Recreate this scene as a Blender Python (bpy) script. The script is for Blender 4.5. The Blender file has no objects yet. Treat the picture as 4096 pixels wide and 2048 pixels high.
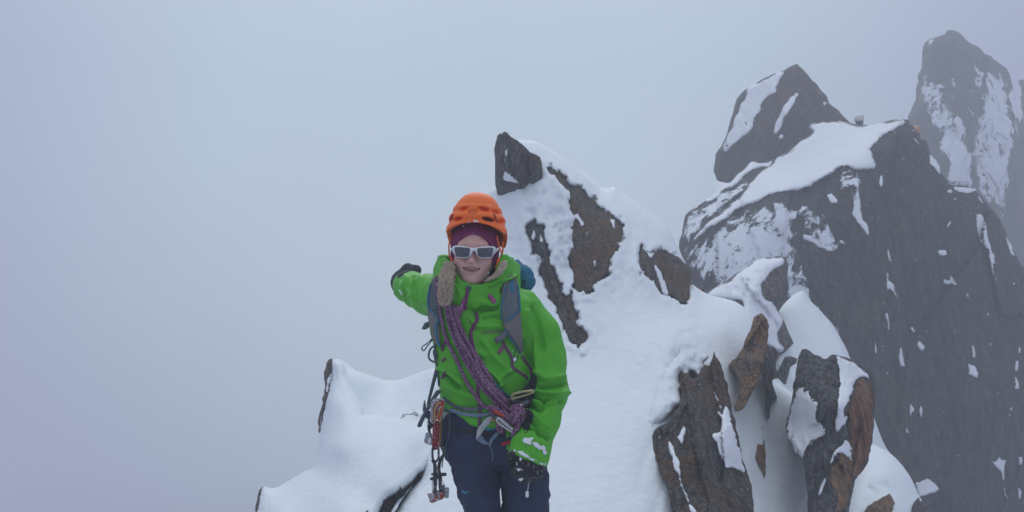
import bpy, bmesh, math, random
import numpy as np
from mathutils import Vector, Matrix
from mathutils.geometry import delaunay_2d_cdt
from mathutils.bvhtree import BVHTree

random.seed(7); rng = np.random.default_rng(7)
SC = bpy.context.scene
COL = SC.collection

# ------------------------------------------------------------------ camera
F = 3409.0            # focal length in photo pixels (4096 wide)
CZ = 1.5              # eye height above the climber's footing
cam_d = bpy.data.cameras.new('camera'); cam = bpy.data.objects.new('camera', cam_d); COL.objects.link(cam)
cam.location = (0, 0, CZ); cam.rotation_euler = (math.radians(90), 0, 0)
cam_d.sensor_width = 36; cam_d.lens = 36 * F / 4096; cam_d.clip_end = 2000; cam_d.clip_start = .05
SC.camera = cam

# ------------------------------------------------------------------ world: bright cloud all round
SUN_EL, SUN_AZ = 40, 2          # degrees; azimuth from +Y (view direction) to +X
w = bpy.data.worlds.new('World'); SC.world = w; w.use_nodes = True
nt = w.node_tree; nt.nodes.clear()
wo = nt.nodes.new('ShaderNodeOutputWorld'); bg = nt.nodes.new('ShaderNodeBackground')
tc = nt.nodes.new('ShaderNodeTexCoord'); sep = nt.nodes.new('ShaderNodeSeparateXYZ')
ramp = nt.nodes.new('ShaderNodeValToRGB'); mr = nt.nodes.new('ShaderNodeMapRange')
nt.links.new(tc.outputs['Generated'], sep.inputs[0]); nt.links.new(sep.outputs['Z'], mr.inputs['Value'])
mr.inputs['From Min'].default_value = -1; mr.inputs['From Max'].default_value = 1
nt.links.new(mr.outputs[0], ramp.inputs[0])
el = ramp.color_ramp.elements
el[0].position = 0.0; el[0].color = (.24, .27, .35, 1)
el[1].position = 1.0; el[1].color = (.80, .88, .98, 1)
for p, c in ((.36, (.225, .25, .355, 1)), (.50, (.248, .272, .40, 1)), (.60, (.262, .292, .45, 1)), (.75, (.46, .53, .67, 1))):
    e = el.new(p); e.color = c
# the cloud is a little brighter round the hidden sun
sx, sy, sz = (math.cos(math.radians(SUN_EL)) * math.sin(math.radians(SUN_AZ)), math.cos(math.radians(SUN_EL)) * math.cos(math.radians(SUN_AZ)), math.sin(math.radians(SUN_EL)))
dot = nt.nodes.new('ShaderNodeVectorMath'); dot.operation = 'DOT_PRODUCT'; dot.inputs[1].default_value = Vector((-.04, 1, .20)).normalized()
nt.links.new(tc.outputs['Generated'], dot.inputs[0])
mr2 = nt.nodes.new('ShaderNodeMapRange'); mr2.interpolation_type = 'SMOOTHSTEP'
mr2.inputs['From Min'].default_value = .80; mr2.inputs['From Max'].default_value = 1.02
nt.links.new(dot.outputs['Value'], mr2.inputs['Value'])
vs = nt.nodes.new('ShaderNodeVectorMath'); vs.operation = 'SCALE'; vs.inputs[0].default_value = (.275, .385, .31)
nt.links.new(mr2.outputs[0], vs.inputs['Scale'])
vm = nt.nodes.new('ShaderNodeVectorMath'); vm.operation = 'ADD'
nt.links.new(ramp.outputs[0], vm.inputs[0]); nt.links.new(vs.outputs[0], vm.inputs[1])
wn = nt.nodes.new('ShaderNodeTexNoise'); wn.inputs['Scale'].default_value = 2.6; wn.inputs['Detail'].default_value = 4; nt.links.new(tc.outputs['Generated'], wn.inputs['Vector'])
wr = nt.nodes.new('ShaderNodeMapRange'); wr.inputs['From Min'].default_value = .3; wr.inputs['From Max'].default_value = .7; wr.inputs['To Min'].default_value = .95; wr.inputs['To Max'].default_value = 1.05; nt.links.new(wn.outputs['Fac'], wr.inputs['Value'])
wv_ = nt.nodes.new('ShaderNodeVectorMath'); wv_.operation = 'SCALE'; nt.links.new(vm.outputs[0], wv_.inputs[0]); nt.links.new(wr.outputs[0], wv_.inputs['Scale'])
nt.links.new(wv_.outputs[0], bg.inputs[0]); bg.inputs[1].default_value = 1.0
nt.links.new(bg.outputs[0], wo.inputs[0])

sun_d = bpy.data.lights.new('sun', 'SUN'); sun = bpy.data.objects.new('sun', sun_d); COL.objects.link(sun)
sun_d.energy = 1.0; sun_d.angle = math.radians(35); sun_d.color = (.99, 1, .97)
sun.rotation_euler = Vector((sx, sy, sz)).to_track_quat('Z', 'Y').to_euler(); sun.location = (0, 0, 20)

SC.view_settings.view_transform = 'Standard'; SC.view_settings.look = 'None'
SC.view_settings.gamma = 1; SC.view_settings.exposure = .06; SC.view_settings.use_curve_mapping = False
SC.render.engine = 'CYCLES'
cy = SC.cycles; cy.use_denoising = True; cy.max_bounces = 6; cy.diffuse_bounces = 4; cy.volume_bounces = 3
cy.transparent_max_bounces = 8; cy.caustics_reflective = False; cy.caustics_refractive = False
cy.use_adaptive_sampling = False

# ------------------------------------------------------------------ helpers: pixels, noise
REG = {1: (1550, 720, .3882), 2: (1550, 1150, .3882), 3: (1550, 1548, .3882), 4: (1900, 480, .7764), 5: (2600, 200, .6987),
       6: (2500, 1100, .7362), 7: (950, 1350, .5418), 8: (1750, 740, .3262), 'T': (3550, 80, .6364), 'W': (3300, 1000, .6209),
       'A': (1560, 1000, .2329), 'C': (1640, 1560, .3787), 'G': (1950, 1600, .3106), 'K': (1650, 1280, .2639), 0: (0, 0, 1)}
def R(k, s):
    x0, y0, m = REG[k]
    return [(x0 + float(a.split(',')[0]) * m, y0 + float(a.split(',')[1]) * m) for a in s.split()]
def P(px, py, d): return ((px - 2048) / F * d, d, CZ - (py - 1024) / F * d)
def PA(px, py, d): return np.stack([(px - 2048) / F * d, d + 0 * px, CZ - (py - 1024) / F * d], -1)

def hash3(i, j, k, seed):
    n = (i * 374761393 + j * 668265263 + k * 2147483647 + seed * 1274126177) & 0xffffffff
    n = ((n ^ (n >> 13)) * 1274126177) & 0xffffffff
    n = ((n ^ (n >> 16)) * 2246822519) & 0xffffffff
    return ((n ^ (n >> 15)) & 0xffffff) / float(0xffffff)
def vnoise(p, seed=0):
    p = np.asarray(p, float); i = np.floor(p).astype(np.int64); f = p - i; f = f * f * f * (f * (f * 6 - 15) + 10)
    r = 0
    for a in (0, 1):
        for b in (0, 1):
            for c in (0, 1):
                h = hash3(i[..., 0] + a, i[..., 1] + b, i[..., 2] + c, seed)
                r = r + h * (f[..., 0] if a else 1 - f[..., 0]) * (f[..., 1] if b else 1 - f[..., 1]) * (f[..., 2] if c else 1 - f[..., 2])
    return r * 2 - 1
def fbm(p, o=4, seed=0, g=.5):
    r = 0; a = 1; p = np.asarray(p, float)
    for k in range(o):
        r = r + a * vnoise(p * 2 ** k + 17.3 * k, seed + k); a *= g
    return r
def ridged(p, o=3, seed=0):
    r = 0; a = 1; p = np.asarray(p, float)
    for k in range(o):
        r = r + a * (1 - 2 * np.abs(vnoise(p * 2 ** k + 9.1 * k, seed + k))); a *= .5
    return r

def resample(pts, step, smooth=True, closed=True):
    p = np.array(pts, float); n = len(p); out = []
    for i in range(n if closed else n - 1):
        p1, p2 = p[i], p[(i + 1) % n]
        p0 = p[(i - 1) % n] if (closed or i > 0) else 2 * p1 - p2
        p3 = p[(i + 2) % n] if (closed or i + 2 < n) else 2 * p2 - p1
        m = max(1, int(round(np.linalg.norm((p2 - p1)[:2]) / step))) if step else 6
        for t in np.arange(m) / m:
            if smooth:
                q = .5 * (2 * p1 + (p2 - p0) * t + (2 * p0 - 5 * p1 + 4 * p2 - p3) * t * t + (3 * p1 - p0 - 3 * p2 + p3) * t ** 3)
            else: q = p1 + (p2 - p1) * t
            out.append(q)
    if not closed: out.append(p[-1])
    return np.array(out)
def inside(q, poly):
    x, y = q[:, 0], q[:, 1]; r = np.zeros(len(q), bool); n = len(poly)
    for i in range(n):
        x1, y1 = poly[i]; x2, y2 = poly[(i + 1) % n]
        if y1 == y2: continue
        c = (y1 > y) != (y2 > y)
        r ^= c & (x < (x2 - x1) * (y - y1) / (y2 - y1) + x1)
    return r
def dist_poly(q, poly):
    q = np.asarray(q, float); best = np.full(len(q), 1e18); n = len(poly)
    for i in range(n):
        a = poly[i]; b = poly[(i + 1) % n] - a; l2 = max(b @ b, 1e-12)
        dx = q[:, 0] - a[0]; dy = q[:, 1] - a[1]
        t = np.clip((dx * b[0] + dy * b[1]) / l2, 0, 1)
        best = np.minimum(best, (dx - t * b[0]) ** 2 + (dy - t * b[1]) ** 2)
    return np.sqrt(best)
def sstep(a, b, x):
    t = np.clip((x - a) / (b - a), 0, 1); return t * t * (3 - 2 * t)
def rbf(ctrl, reg=1e-3):
    c = np.array(ctrl, float); x = c[:, :2] / 1000; n = len(x)
    K = np.linalg.norm(x[:, None] - x[None], axis=2) + 0
    A = np.zeros((n + 3, n + 3)); A[:n, :n] = K - np.eye(n) * reg; A[:n, n] = 1; A[:n, n + 1:] = x; A[n, :n] = 1; A[n + 1:, :n] = x.T
    s = np.linalg.lstsq(A, np.concatenate([c[:, 2], [0, 0, 0]]), rcond=None)[0]
    def f(px, py):
        q = np.stack([px, py], -1) / 1000
        r = np.zeros(len(q)) + s[n] + q @ s[n + 1:]
        for i in range(n): r += s[i] * np.sqrt(((q - x[i]) ** 2).sum(1) + .03 ** 2)
        return r
    return f
def const(d): return lambda px, py: np.full(len(px), float(d))

# ------------------------------------------------------------------ object building
WLOC = {}
def mk(name, verts, faces, mat, parent=None, smooth=True, kind=None, label=None, cat=None, group=None, fix=False):
    v = np.asarray(verts, float)
    lo, hi = v.min(0), v.max(0); loc = np.array([(lo[0] + hi[0]) / 2, (lo[1] + hi[1]) / 2, lo[2]])
    me = bpy.data.meshes.new(name); me.from_pydata((v - loc).tolist(), [], [list(map(int, f)) for f in faces])
    if fix:
        bm = bmesh.new(); bm.from_mesh(me); bmesh.ops.recalc_face_normals(bm, faces=bm.faces); bm.to_mesh(me); bm.free()
    me.validate()
    if smooth: me.polygons.foreach_set('use_smooth', [True] * len(me.polygons))
    if mat: me.materials.append(mat)
    o = bpy.data.objects.new(name, me); COL.objects.link(o); WLOC[o.name] = loc
    if parent is not None:
        o.parent = parent; o.location = loc - WLOC[parent.name]
    else: o.location = loc
    tag(o, kind, label, cat, group)
    return o
def tag(o, kind=None, label=None, cat=None, group=None):
    if kind: o['kind'] = kind
    if label: o['label'] = label
    if cat: o['category'] = cat
    if group: o['group'] = group
def empty(name, loc, label, cat, group=None):
    o = bpy.data.objects.new(name, None); COL.objects.link(o); o.location = loc; WLOC[o.name] = np.array(loc, float)
    o.empty_display_size = .1; tag(o, None, label, cat, group); return o

def relief(name, outline, depth, mat, sp=14, rp=40, rm=.15, thick=.4, jag=0, smooth=True, disp=None, parent=None,
           shrink=.92, drop=0., seed=0, dfade=.25, erode=0, cover=1., flat=False, **kw):
    """a solid whose near side is the traced outline at its own distance, rounded at the rim, with a back and sides"""
    poly = resample(outline, sp, smooth)
    if jag:
        t = np.roll(poly, -1, 0) - np.roll(poly, 1, 0); t /= np.linalg.norm(t, axis=1)[:, None] + 1e-9
        nz = fbm(np.stack([poly[:, 0] / (sp * 4), poly[:, 1] / (sp * 4), 0 * poly[:, 0] + seed], 1), 3, seed) * jag
        poly = poly + np.stack([-t[:, 1], t[:, 0]], 1) * nz[:, None]
    lo, hi = poly.min(0), poly.max(0)
    gx, gy = np.meshgrid(np.arange(lo[0], hi[0], sp), np.arange(lo[1], hi[1], sp * .87))
    gx = gx + (np.arange(gx.shape[0]) % 2)[:, None] * sp * .5
    g = np.stack([gx.ravel(), gy.ravel()], 1); g = g + rng.uniform(-.22, .22, g.shape) * sp
    g = g[inside(g, poly)]
    if len(g): g = g[dist_poly(g, poly) > .55 * sp]
    allp = np.concatenate([poly, g]) if len(g) else poly
    n = len(poly)
    V, E, Fc, *_ = delaunay_2d_cdt([Vector(p) for p in allp], [(i, (i + 1) % n) for i in range(n)], [], 1, 1e-5)
    q = np.array([(v.x, v.y) for v in V])
    def full(px, py):
        px = np.asarray(px, float); py = np.asarray(py, float)
        dd = dist_poly(np.stack([px, py], 1), poly); ins = inside(np.stack([px, py], 1), poly)
        dd = np.where(ins, dd, 0)
        t = np.clip(dd / rp, 0, 1); d = depth(px, py) + rm * (1 - np.sqrt(np.clip(1 - (1 - t) ** 2, 0, 1)))
        if disp is not None: d = d + disp(px, py, d) * (dfade + (1 - dfade) * sstep(0, 1, t))
        return d
    D = full(q[:, 0], q[:, 1]); W = PA(q[:, 0], q[:, 1], D)
    # rim vertices sit exactly on the rim
    edge = {}
    for f in Fc:
        m = len(f)
        for i in range(m):
            a, b = f[i], f[(i + 1) % m]
            edge[(a, b)] = 1
    rim = [(a, b) for (a, b) in edge if (b, a) not in edge]
    rv = sorted({a for e in rim for a in e}); idx = {a: i for i, a in enumerate(rv)}
    c = W.mean(0); N = len(W)
    B = W[rv].copy(); cx, cz = c[0], c[2]
    B[:, 0] = cx + (B[:, 0] - cx) * shrink; B[:, 2] = cz + (B[:, 2] - cz) * shrink
    B += thick / c[1] * np.array([c[0], c[1], c[2] - CZ]) - np.array([0, 0, drop])      # it runs back, away from the viewer
    verts = np.concatenate([W, B, B.mean(0)[None]])
    faces = [list(f) for f in Fc]; cen = N + len(B)
    for a, b in rim:
        faces.append([b, a, N + idx[a], N + idx[b]]); faces.append([N + idx[b], N + idx[a], cen])
    o = mk(name, verts, faces, mat, parent, fix=True, **kw)
    if flat: o.data.polygons.foreach_set('use_smooth', [False] * len(o.data.polygons))
    if erode:      # how far in from the rim: lets thin snow break up towards its edge
        e_ = np.zeros(len(verts)); e_[:N] = np.clip(dist_poly(q, poly) / erode, 0, 1) * cover
        at = o.data.attributes.new('edge', 'FLOAT', 'POINT'); at.data.foreach_set('value', e_)
    return o, full
def patch(name, outline, base, mat, lift=.03, rp=18, sink=.02, sp=10, parent=None, jag=0, disp=None, thick=.05, **kw):
    return relief(name, outline, lambda x, y: base(x, y) - lift, mat, sp=sp, rp=rp, rm=lift + sink, thick=thick, jag=jag, disp=disp, parent=parent, **kw)

def rock_disp(d0, ang=90, amp=.06, seed=0, cell=.35, fine=.5):
    """chipped facets and ridges running along the rock's grain (ang in degrees in the picture plane)"""
    ca, sa = math.cos(math.radians(ang)), math.sin(math.radians(ang)); r = np.random.default_rng(seed + 100)
    jit = {}
    def f(px, py, d):
        x = (px - 2048) / F * d0; y = (py - 1024) / F * d0
        u = x * ca + y * sa; v = -x * sa + y * ca
        u2 = u / (cell * 3.6); v2 = v / cell
        wv = fbm(np.stack([u2 * .7, v2 * .7, 0 * u + 3], 1), 2, seed + 5) * .22
        a, b = u2 + wv, v2 + wv * .7
        ia, ib = np.floor(a), np.floor(b); best = np.full(len(a), 1e9); val = np.zeros(len(a))
        for i in (-1, 0, 1):
            for j in (-1, 0, 1):
                A = (ia + i).astype(np.int64); Bq = (ib + j).astype(np.int64)
                h = [hash3(A, Bq, 0 * A + k, seed) for k in range(5)]
                cx = A + h[0]; cyy = Bq + h[1]; dd = (a - cx) ** 2 + (b - cyy) ** 2
                vv = (h[2] - .5) * 1.1 + (h[3] - .5) * (a - cx) * 1.6 + (h[4] - .5) * (b - cyy) * 2.2
                m = dd < best; val = np.where(m, vv, val); best = np.where(m, dd, best)
        q = np.stack([u / (cell * 1.2), v / (cell * .22), 0 * u], 1)
        return amp * (1.25 * val + fine * .35 * ridged(q, 3, seed + 9) + fine * .22 * fbm(np.stack([u, v, 0 * u], 1) / (cell * .25), 3, seed + 2))
    return f
def snow_disp(d0, amp=1., rime=(), seed=0, wind=.0):
    def f(px, py, d):
        q = np.stack([(px - 2048) / F * d, d * .5, (py - 1024) / F * d], 1)
        r = .04 * amp * fbm(q / .7, 3, seed) + .008 * amp * fbm(q / .12, 2, seed + 4)
        sw_ = q @ np.array([[.8, 0, .6], [0, 1, 0], [-.6, 0, .8]])
        r = r + .011 * amp * ridged(sw_ / np.array([.75, .8, .16]), 3, seed + 14) * np.clip(.5 + fbm(q / .9, 2, seed + 15), 0, 1)
        if rime:
            m = 0
            for cx, cyy, rx, ry, a in rime:
                m = np.maximum(m, a * np.clip(1.4 - 1.4 * np.sqrt(((px - cx) / rx) ** 2 + ((py - cyy) / ry) ** 2), 0, 1))
            qq = q * np.array([1, .5, .7])
            r = r + m * (.085 * (np.abs(fbm(qq / .085, 3, seed + 8)) - .3) + .04 * fbm(qq / .3, 2, seed + 11))
        return r
    return f

# ------------------------------------------------------------------ implicit bodies (smooth unions) meshed with surface nets
class Field:
    def __init__(s, lo, hi, h):
        s.lo = np.array(lo, np.float32); s.h = h
        s.n = np.ceil((np.array(hi) - np.array(lo)) / h).astype(int) + 1
        s.f = np.full(s.n, .5, np.float32)
        s.ax = [s.lo[i] + h * np.arange(s.n[i], dtype=np.float32) for i in range(3)]
    def win(s, lo, hi):
        a = np.clip(np.floor((np.array(lo) - s.lo) / s.h).astype(int), 0, s.n); b = np.clip(np.ceil((np.array(hi) - s.lo) / s.h).astype(int) + 1, 0, s.n)
        sl = tuple(slice(a[i], b[i]) for i in range(3))
        return sl, s.ax[0][sl[0]][:, None, None], s.ax[1][sl[1]][None, :, None], s.ax[2][sl[2]][None, None, :]
    def put(s, prim, k=.01, op='add', pad=.04):
        fn, lo, hi = prim; m = k + pad
        sl, X, Y, Z = s.win(np.array(lo) - m, np.array(hi) + m)
        v = fn(X, Y, Z); g = s.f[sl]
        if op == 'add':
            h = np.clip(.5 + .5 * (g - v) / k, 0, 1); s.f[sl] = g * (1 - h) + v * h - k * h * (1 - h)
        else:
            v = -v; h = np.clip(.5 - .5 * (g - v) / k, 0, 1); s.f[sl] = g * (1 - h) + v * h + k * h * (1 - h)
        return s
    def cut(s, fn):
        X, Y, Z = s.ax[0][:, None, None], s.ax[1][None, :, None], s.ax[2][None, None, :]
        s.f = np.maximum(s.f, fn(X, Y, Z)); return s
    def mesh(s):
        f = s.f.copy()
        for i in range(3):
            sl = [slice(None)] * 3
            for e in (0, -1): sl[i] = e; f[tuple(sl)] = np.maximum(f[tuple(sl)], 1e-3)
        neg = f < 0; nx, ny, nz = f.shape
        c = [(a, b, d) for a in (0, 1) for b in (0, 1) for d in (0, 1)]
        cs = np.zeros((nx - 1, ny - 1, nz - 1), np.int8)
        for a, b, d in c: cs += neg[a:nx - 1 + a, b:ny - 1 + b, d:nz - 1 + d]
        act = (cs > 0) & (cs < 8); I = np.argwhere(act)
        ids = np.full(act.shape, -1, np.int64); ids[act] = np.arange(len(I))
        val = {k: f[I[:, 0] + k[0], I[:, 1] + k[1], I[:, 2] + k[2]] for k in c}
        acc = np.zeros((len(I), 3)); cnt = np.zeros(len(I))
        for k in c:
            for ax in range(3):
                if k[ax] == 0:
                    k2 = list(k); k2[ax] = 1; k2 = tuple(k2)
                    a, b = val[k], val[k2]; m = (a < 0) != (b < 0)
                    t = np.where(m, a / np.where(m, a - b, 1), 0)
                    p = np.array(k, float)[None] + t[:, None] * np.eye(3)[ax][None]
                    acc += p * m[:, None]; cnt += m
        V = s.lo + s.h * (I + acc / cnt[:, None])
        Q = []
        for ax in range(3):
            sh = [nx, ny, nz]; a = [slice(None)] * 3; b = [slice(None)] * 3; a[ax] = slice(0, sh[ax] - 1); b[ax] = slice(1, sh[ax])
            A, Bn = neg[tuple(a)], neg[tuple(b)]; ch = np.argwhere(A != Bn)
            u, v = (ax + 1) % 3, (ax + 2) % 3
            ch = ch[(ch[:, u] > 0) & (ch[:, v] > 0) & (ch[:, u] < sh[u] - 1) & (ch[:, v] < sh[v] - 1)]
            def cell(du, dv):
                q = ch.copy(); q[:, u] -= du; q[:, v] -= dv
                return ids[q[:, 0], q[:, 1], q[:, 2]]
            q = np.stack([cell(1, 1), cell(0, 1), cell(0, 0), cell(1, 0)], 1)
            fl = ~A[ch[:, 0], ch[:, 1], ch[:, 2]]
            q[fl] = q[fl][:, ::-1]; Q.append(q)
        return V, np.concatenate(Q)
def vnormals(V, Q):
    n = np.cross(V[Q[:, 2]] - V[Q[:, 0]], V[Q[:, 3]] - V[Q[:, 1]]); r = np.zeros_like(V)
    for i in range(4): np.add.at(r, Q[:, i], n)
    return r / (np.linalg.norm(r, axis=1)[:, None] + 1e-12)
def cap(a, b, ra, rb=None):
    a = np.array(a, float); b = np.array(b, float); rb = ra if rb is None else rb; r = max(ra, rb); ba = b - a; l2 = max(ba @ ba, 1e-12)
    def fn(X, Y, Z):
        x, y, z = X - a[0], Y - a[1], Z - a[2]
        t = np.clip((x * ba[0] + y * ba[1] + z * ba[2]) / l2, 0, 1)
        return np.sqrt((x - t * ba[0]) ** 2 + (y - t * ba[1]) ** 2 + (z - t * ba[2]) ** 2) - (ra + (rb - ra) * t)
    return fn, np.minimum(a, b) - r, np.maximum(a, b) + r
def ell(c, r, M=None):
    c = np.array(c, float); r = np.array(r, float)
    def fn(X, Y, Z):
        x, y, z = X - c[0], Y - c[1], Z - c[2]
        if M is not None: x, y, z = (M[0][0] * x + M[1][0] * y + M[2][0] * z, M[0][1] * x + M[1][1] * y + M[2][1] * z, M[0][2] * x + M[1][2] * y + M[2][2] * z)
        k0 = np.sqrt((x / r[0]) ** 2 + (y / r[1]) ** 2 + (z / r[2]) ** 2); k1 = np.sqrt((x / r[0] ** 2) ** 2 + (y / r[1] ** 2) ** 2 + (z / r[2] ** 2) ** 2) + 1e-9
        return k0 * (k0 - 1) / k1
    m = r if M is None else np.full(3, r.max())
    return fn, c - m, c + m
def loft(rows, e=2.3):
    """rows of (z, cx, cy, half width, half depth), z falling"""
    a = np.array(sorted(rows), float); zs = a[:, 0]
    def fn(X, Y, Z):
        z = Z.ravel(); I = lambda k: np.interp(z, zs, a[:, k])[None, None, :].astype(np.float32)
        cx, cyy, hw, hd = I(1), I(2), I(3), I(4)
        k = (np.abs((X - cx) / hw) ** e + np.abs((Y - cyy) / hd) ** e) ** (1 / e)
        return np.maximum((k - 1) * np.minimum(hw, hd), np.maximum(zs[0] - Z, Z - zs[-1]))
    lo = np.array([(a[:, 1] - a[:, 3]).min(), (a[:, 2] - a[:, 4]).min(), zs[0]]); hi = np.array([(a[:, 1] + a[:, 3]).max(), (a[:, 2] + a[:, 4]).max(), zs[-1]])
    return fn, lo, hi
def loftpx(rows, e=2.3):
    return loft([(CZ - (py - 1024) / F * d, ((xl + xr) / 2 - 2048) / F * d, d, (xr - xl) / 2 / F * d, hd) for py, xl, xr, d, hd in rows], e)

def tube(name, pts, r, mat, parent=None, n=8, step=None, smooth=True, closed=False, rn=0., seed=0, **kw):
    p = np.array(pts, float)
    if smooth and len(p) > 2: p = resample(p, None, True, closed)
    m = len(p); rr = np.broadcast_to(np.asarray(r, float), (len(pts),)) if np.ndim(r) else np.full(len(pts), r)
    rr = np.interp(np.linspace(0, 1, m), np.linspace(0, 1, len(pts)), rr)
    V = []; Fc = []; t = np.gradient(p, axis=0)
    if closed: t = np.roll(p, -1, 0) - np.roll(p, 1, 0)
    t /= np.linalg.norm(t, axis=1)[:, None] + 1e-12
    u = np.cross(t[0], (0, 0, 1) if abs(t[0][2]) < .9 else (1, 0, 0)); ang = np.arange(n) * 2 * math.pi / n
    for i in range(m):
        u = u - t[i] * (u @ t[i]); u /= np.linalg.norm(u) + 1e-12; v = np.cross(t[i], u)
        ring = p[i] + rr[i] * (np.cos(ang)[:, None] * u + np.sin(ang)[:, None] * v)
        V.append(ring)
    V = np.concatenate(V)
    if rn:
        c = np.repeat(p, n, 0); V = c + (V - c) * (1 + rn * fbm(V / .012, 2, seed))[:, None]
    for i in range(m if closed else m - 1):
        j = (i + 1) % m
        for k in range(n): Fc.append([i * n + k, i * n + (k + 1) % n, j * n + (k + 1) % n, j * n + k])
    if not closed: Fc.append(list(range(n))[::-1]); Fc.append([(m - 1) * n + k for k in range(n)])
    if name is None: return V, Fc
    return mk(name, V, Fc, mat, parent, **kw)
def merge(parts):
    V = []; Fc = []; o = 0
    for v, f in parts:
        V.append(np.asarray(v)); Fc += [[i + o for i in q] for q in f]; o += len(v)
    return np.concatenate(V), Fc
def hitter(bvh, default):
    O = Vector((0, 0, CZ))
    def f(px, py):
        r = np.full(len(px), np.nan)
        for i in range(len(px)):
            h = bvh.ray_cast(O, Vector(P(px[i], py[i], 1)) - O)
            if h[0] is not None: r[i] = h[0].y
        b = np.isnan(r)
        if b.all(): r[:] = default
        elif b.any():
            q = np.stack([px, py], 1).astype(float); g = np.where(~b)[0]
            for i in np.where(b)[0]: r[i] = r[g[np.argmin(((q[g] - q[i]) ** 2).sum(1))]]
        return r
    return f
def drape(pts_px, hd, lift, step=8, sm=3):
    """a traced line laid on a surface: 3-D points lift metres proud of it"""
    q = resample(pts_px, step, True, False); d = hd(q[:, 0], q[:, 1])
    for _ in range(sm):
        d2 = d.copy(); d2[1:-1] = np.minimum(d[1:-1], (d[:-2] + d[1:-1] + d[2:]) / 3) * .5 + ((d[:-2] + d[1:-1] + d[2:]) / 3) * .5; d = d2
    return PA(q[:, 0], q[:, 1], d - lift)
def strip(pts_px, width):
    """outline of a band of the given pixel width along a traced line"""
    q = resample(pts_px, 10, True, False); t = np.gradient(q, axis=0); t /= np.linalg.norm(t, axis=1)[:, None] + 1e-9
    n = np.stack([-t[:, 1], t[:, 0]], 1) * (np.interp(np.linspace(0, 1, len(q)), np.linspace(0, 1, np.size(width)), np.atleast_1d(width)) / 2)[:, None]
    return [tuple(a) for a in np.concatenate([q + n, (q - n)[::-1]])]
def band(name, pts_px, width, hd, mat, parent, lift=.003, thick=.004, sp=None, **kw):
    wmin = float(np.min(width))
    return relief(name, strip(pts_px, width), lambda x, y: hd(x, y) - lift, mat, sp=sp or max(3, wmin * .55), rp=max(1.5, wmin * .25), rm=lift * .5, thick=thick, smooth=False, parent=parent, shrink=1., **kw)[0]

# ------------------------------------------------------------------ materials
def newmat(name):
    m = bpy.data.materials.new(name); m.use_nodes = True; t = m.node_tree; b = t.nodes['Principled BSDF']; return m, t, b
def nd(t, kind, **kw):
    n = t.nodes.new(kind)
    for k, v in kw.items():
        if k in n.inputs.keys(): n.inputs[k].default_value = v
        else: setattr(n, k, v)
    return n
def ramp_(t, src, stops):
    r = t.nodes.new('ShaderNodeValToRGB'); e = r.color_ramp.elements
    while len(e) < len(stops): e.new(.5)
    for x, (p, c) in zip(e, stops):
        x.position = p; x.color = (*c, 1) if np.ndim(c) else (c, c, c, 1)
    t.links.new(src, r.inputs[0]); return r.outputs[0]
def mix_(t, fac, a, b):
    m = t.nodes.new('ShaderNodeMix'); m.data_type = 'RGBA'
    for s, v in ((m.inputs[0], fac), (m.inputs[6], a), (m.inputs[7], b)):
        if isinstance(v, bpy.types.NodeSocket): t.links.new(v, s)
        elif np.ndim(v): s.default_value = (*v, 1)
        else: s.default_value = v
    return m.outputs[2]
def noise_(t, vec, scale, detail=4, rough=.55):
    n = nd(t, 'ShaderNodeTexNoise', Scale=scale, Detail=detail, Roughness=rough); t.links.new(vec, n.inputs['Vector']); return n.outputs['Fac']
def bump_(t, b, h, strength, dist):
    n = nd(t, 'ShaderNodeBump', Strength=strength, Distance=dist); t.links.new(h, n.inputs['Height']); t.links.new(n.outputs[0], b.inputs['Normal'])
def pos_(t): return t.nodes.new('ShaderNodeNewGeometry').outputs['Position']

def snow_mat(name, col=(.86, .905, .93), b1=.55, scale=1.):
    m, t, b = newmat(name); p = pos_(t)
    c = mix_(t, noise_(t, p, 1.3, 3), tuple(np.array(col) * .97), col)
    t.links.new(c, b.inputs['Base Color']); b.inputs['Roughness'].default_value = .75; b.inputs['Specular IOR Level'].default_value = .2
    h1 = noise_(t, p, 16 * scale, 5, .65); h2 = noise_(t, p, 110 * scale, 3, .7)
    a = nd(t, 'ShaderNodeMath', operation='MULTIPLY_ADD'); t.links.new(h2, a.inputs[0]); a.inputs[1].default_value = .25; t.links.new(h1, a.inputs[2])
    bump_(t, b, a.outputs[0], b1, .03 / scale); return m
def math_(t, op, a, b, c=None):
    n = t.nodes.new('ShaderNodeMath'); n.operation = op
    for k, v in enumerate((a, b, c)):
        if v is None: continue
        if isinstance(v, bpy.types.NodeSocket): t.links.new(v, n.inputs[k])
        else: n.inputs[k].default_value = v
    return n.outputs[0]
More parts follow.
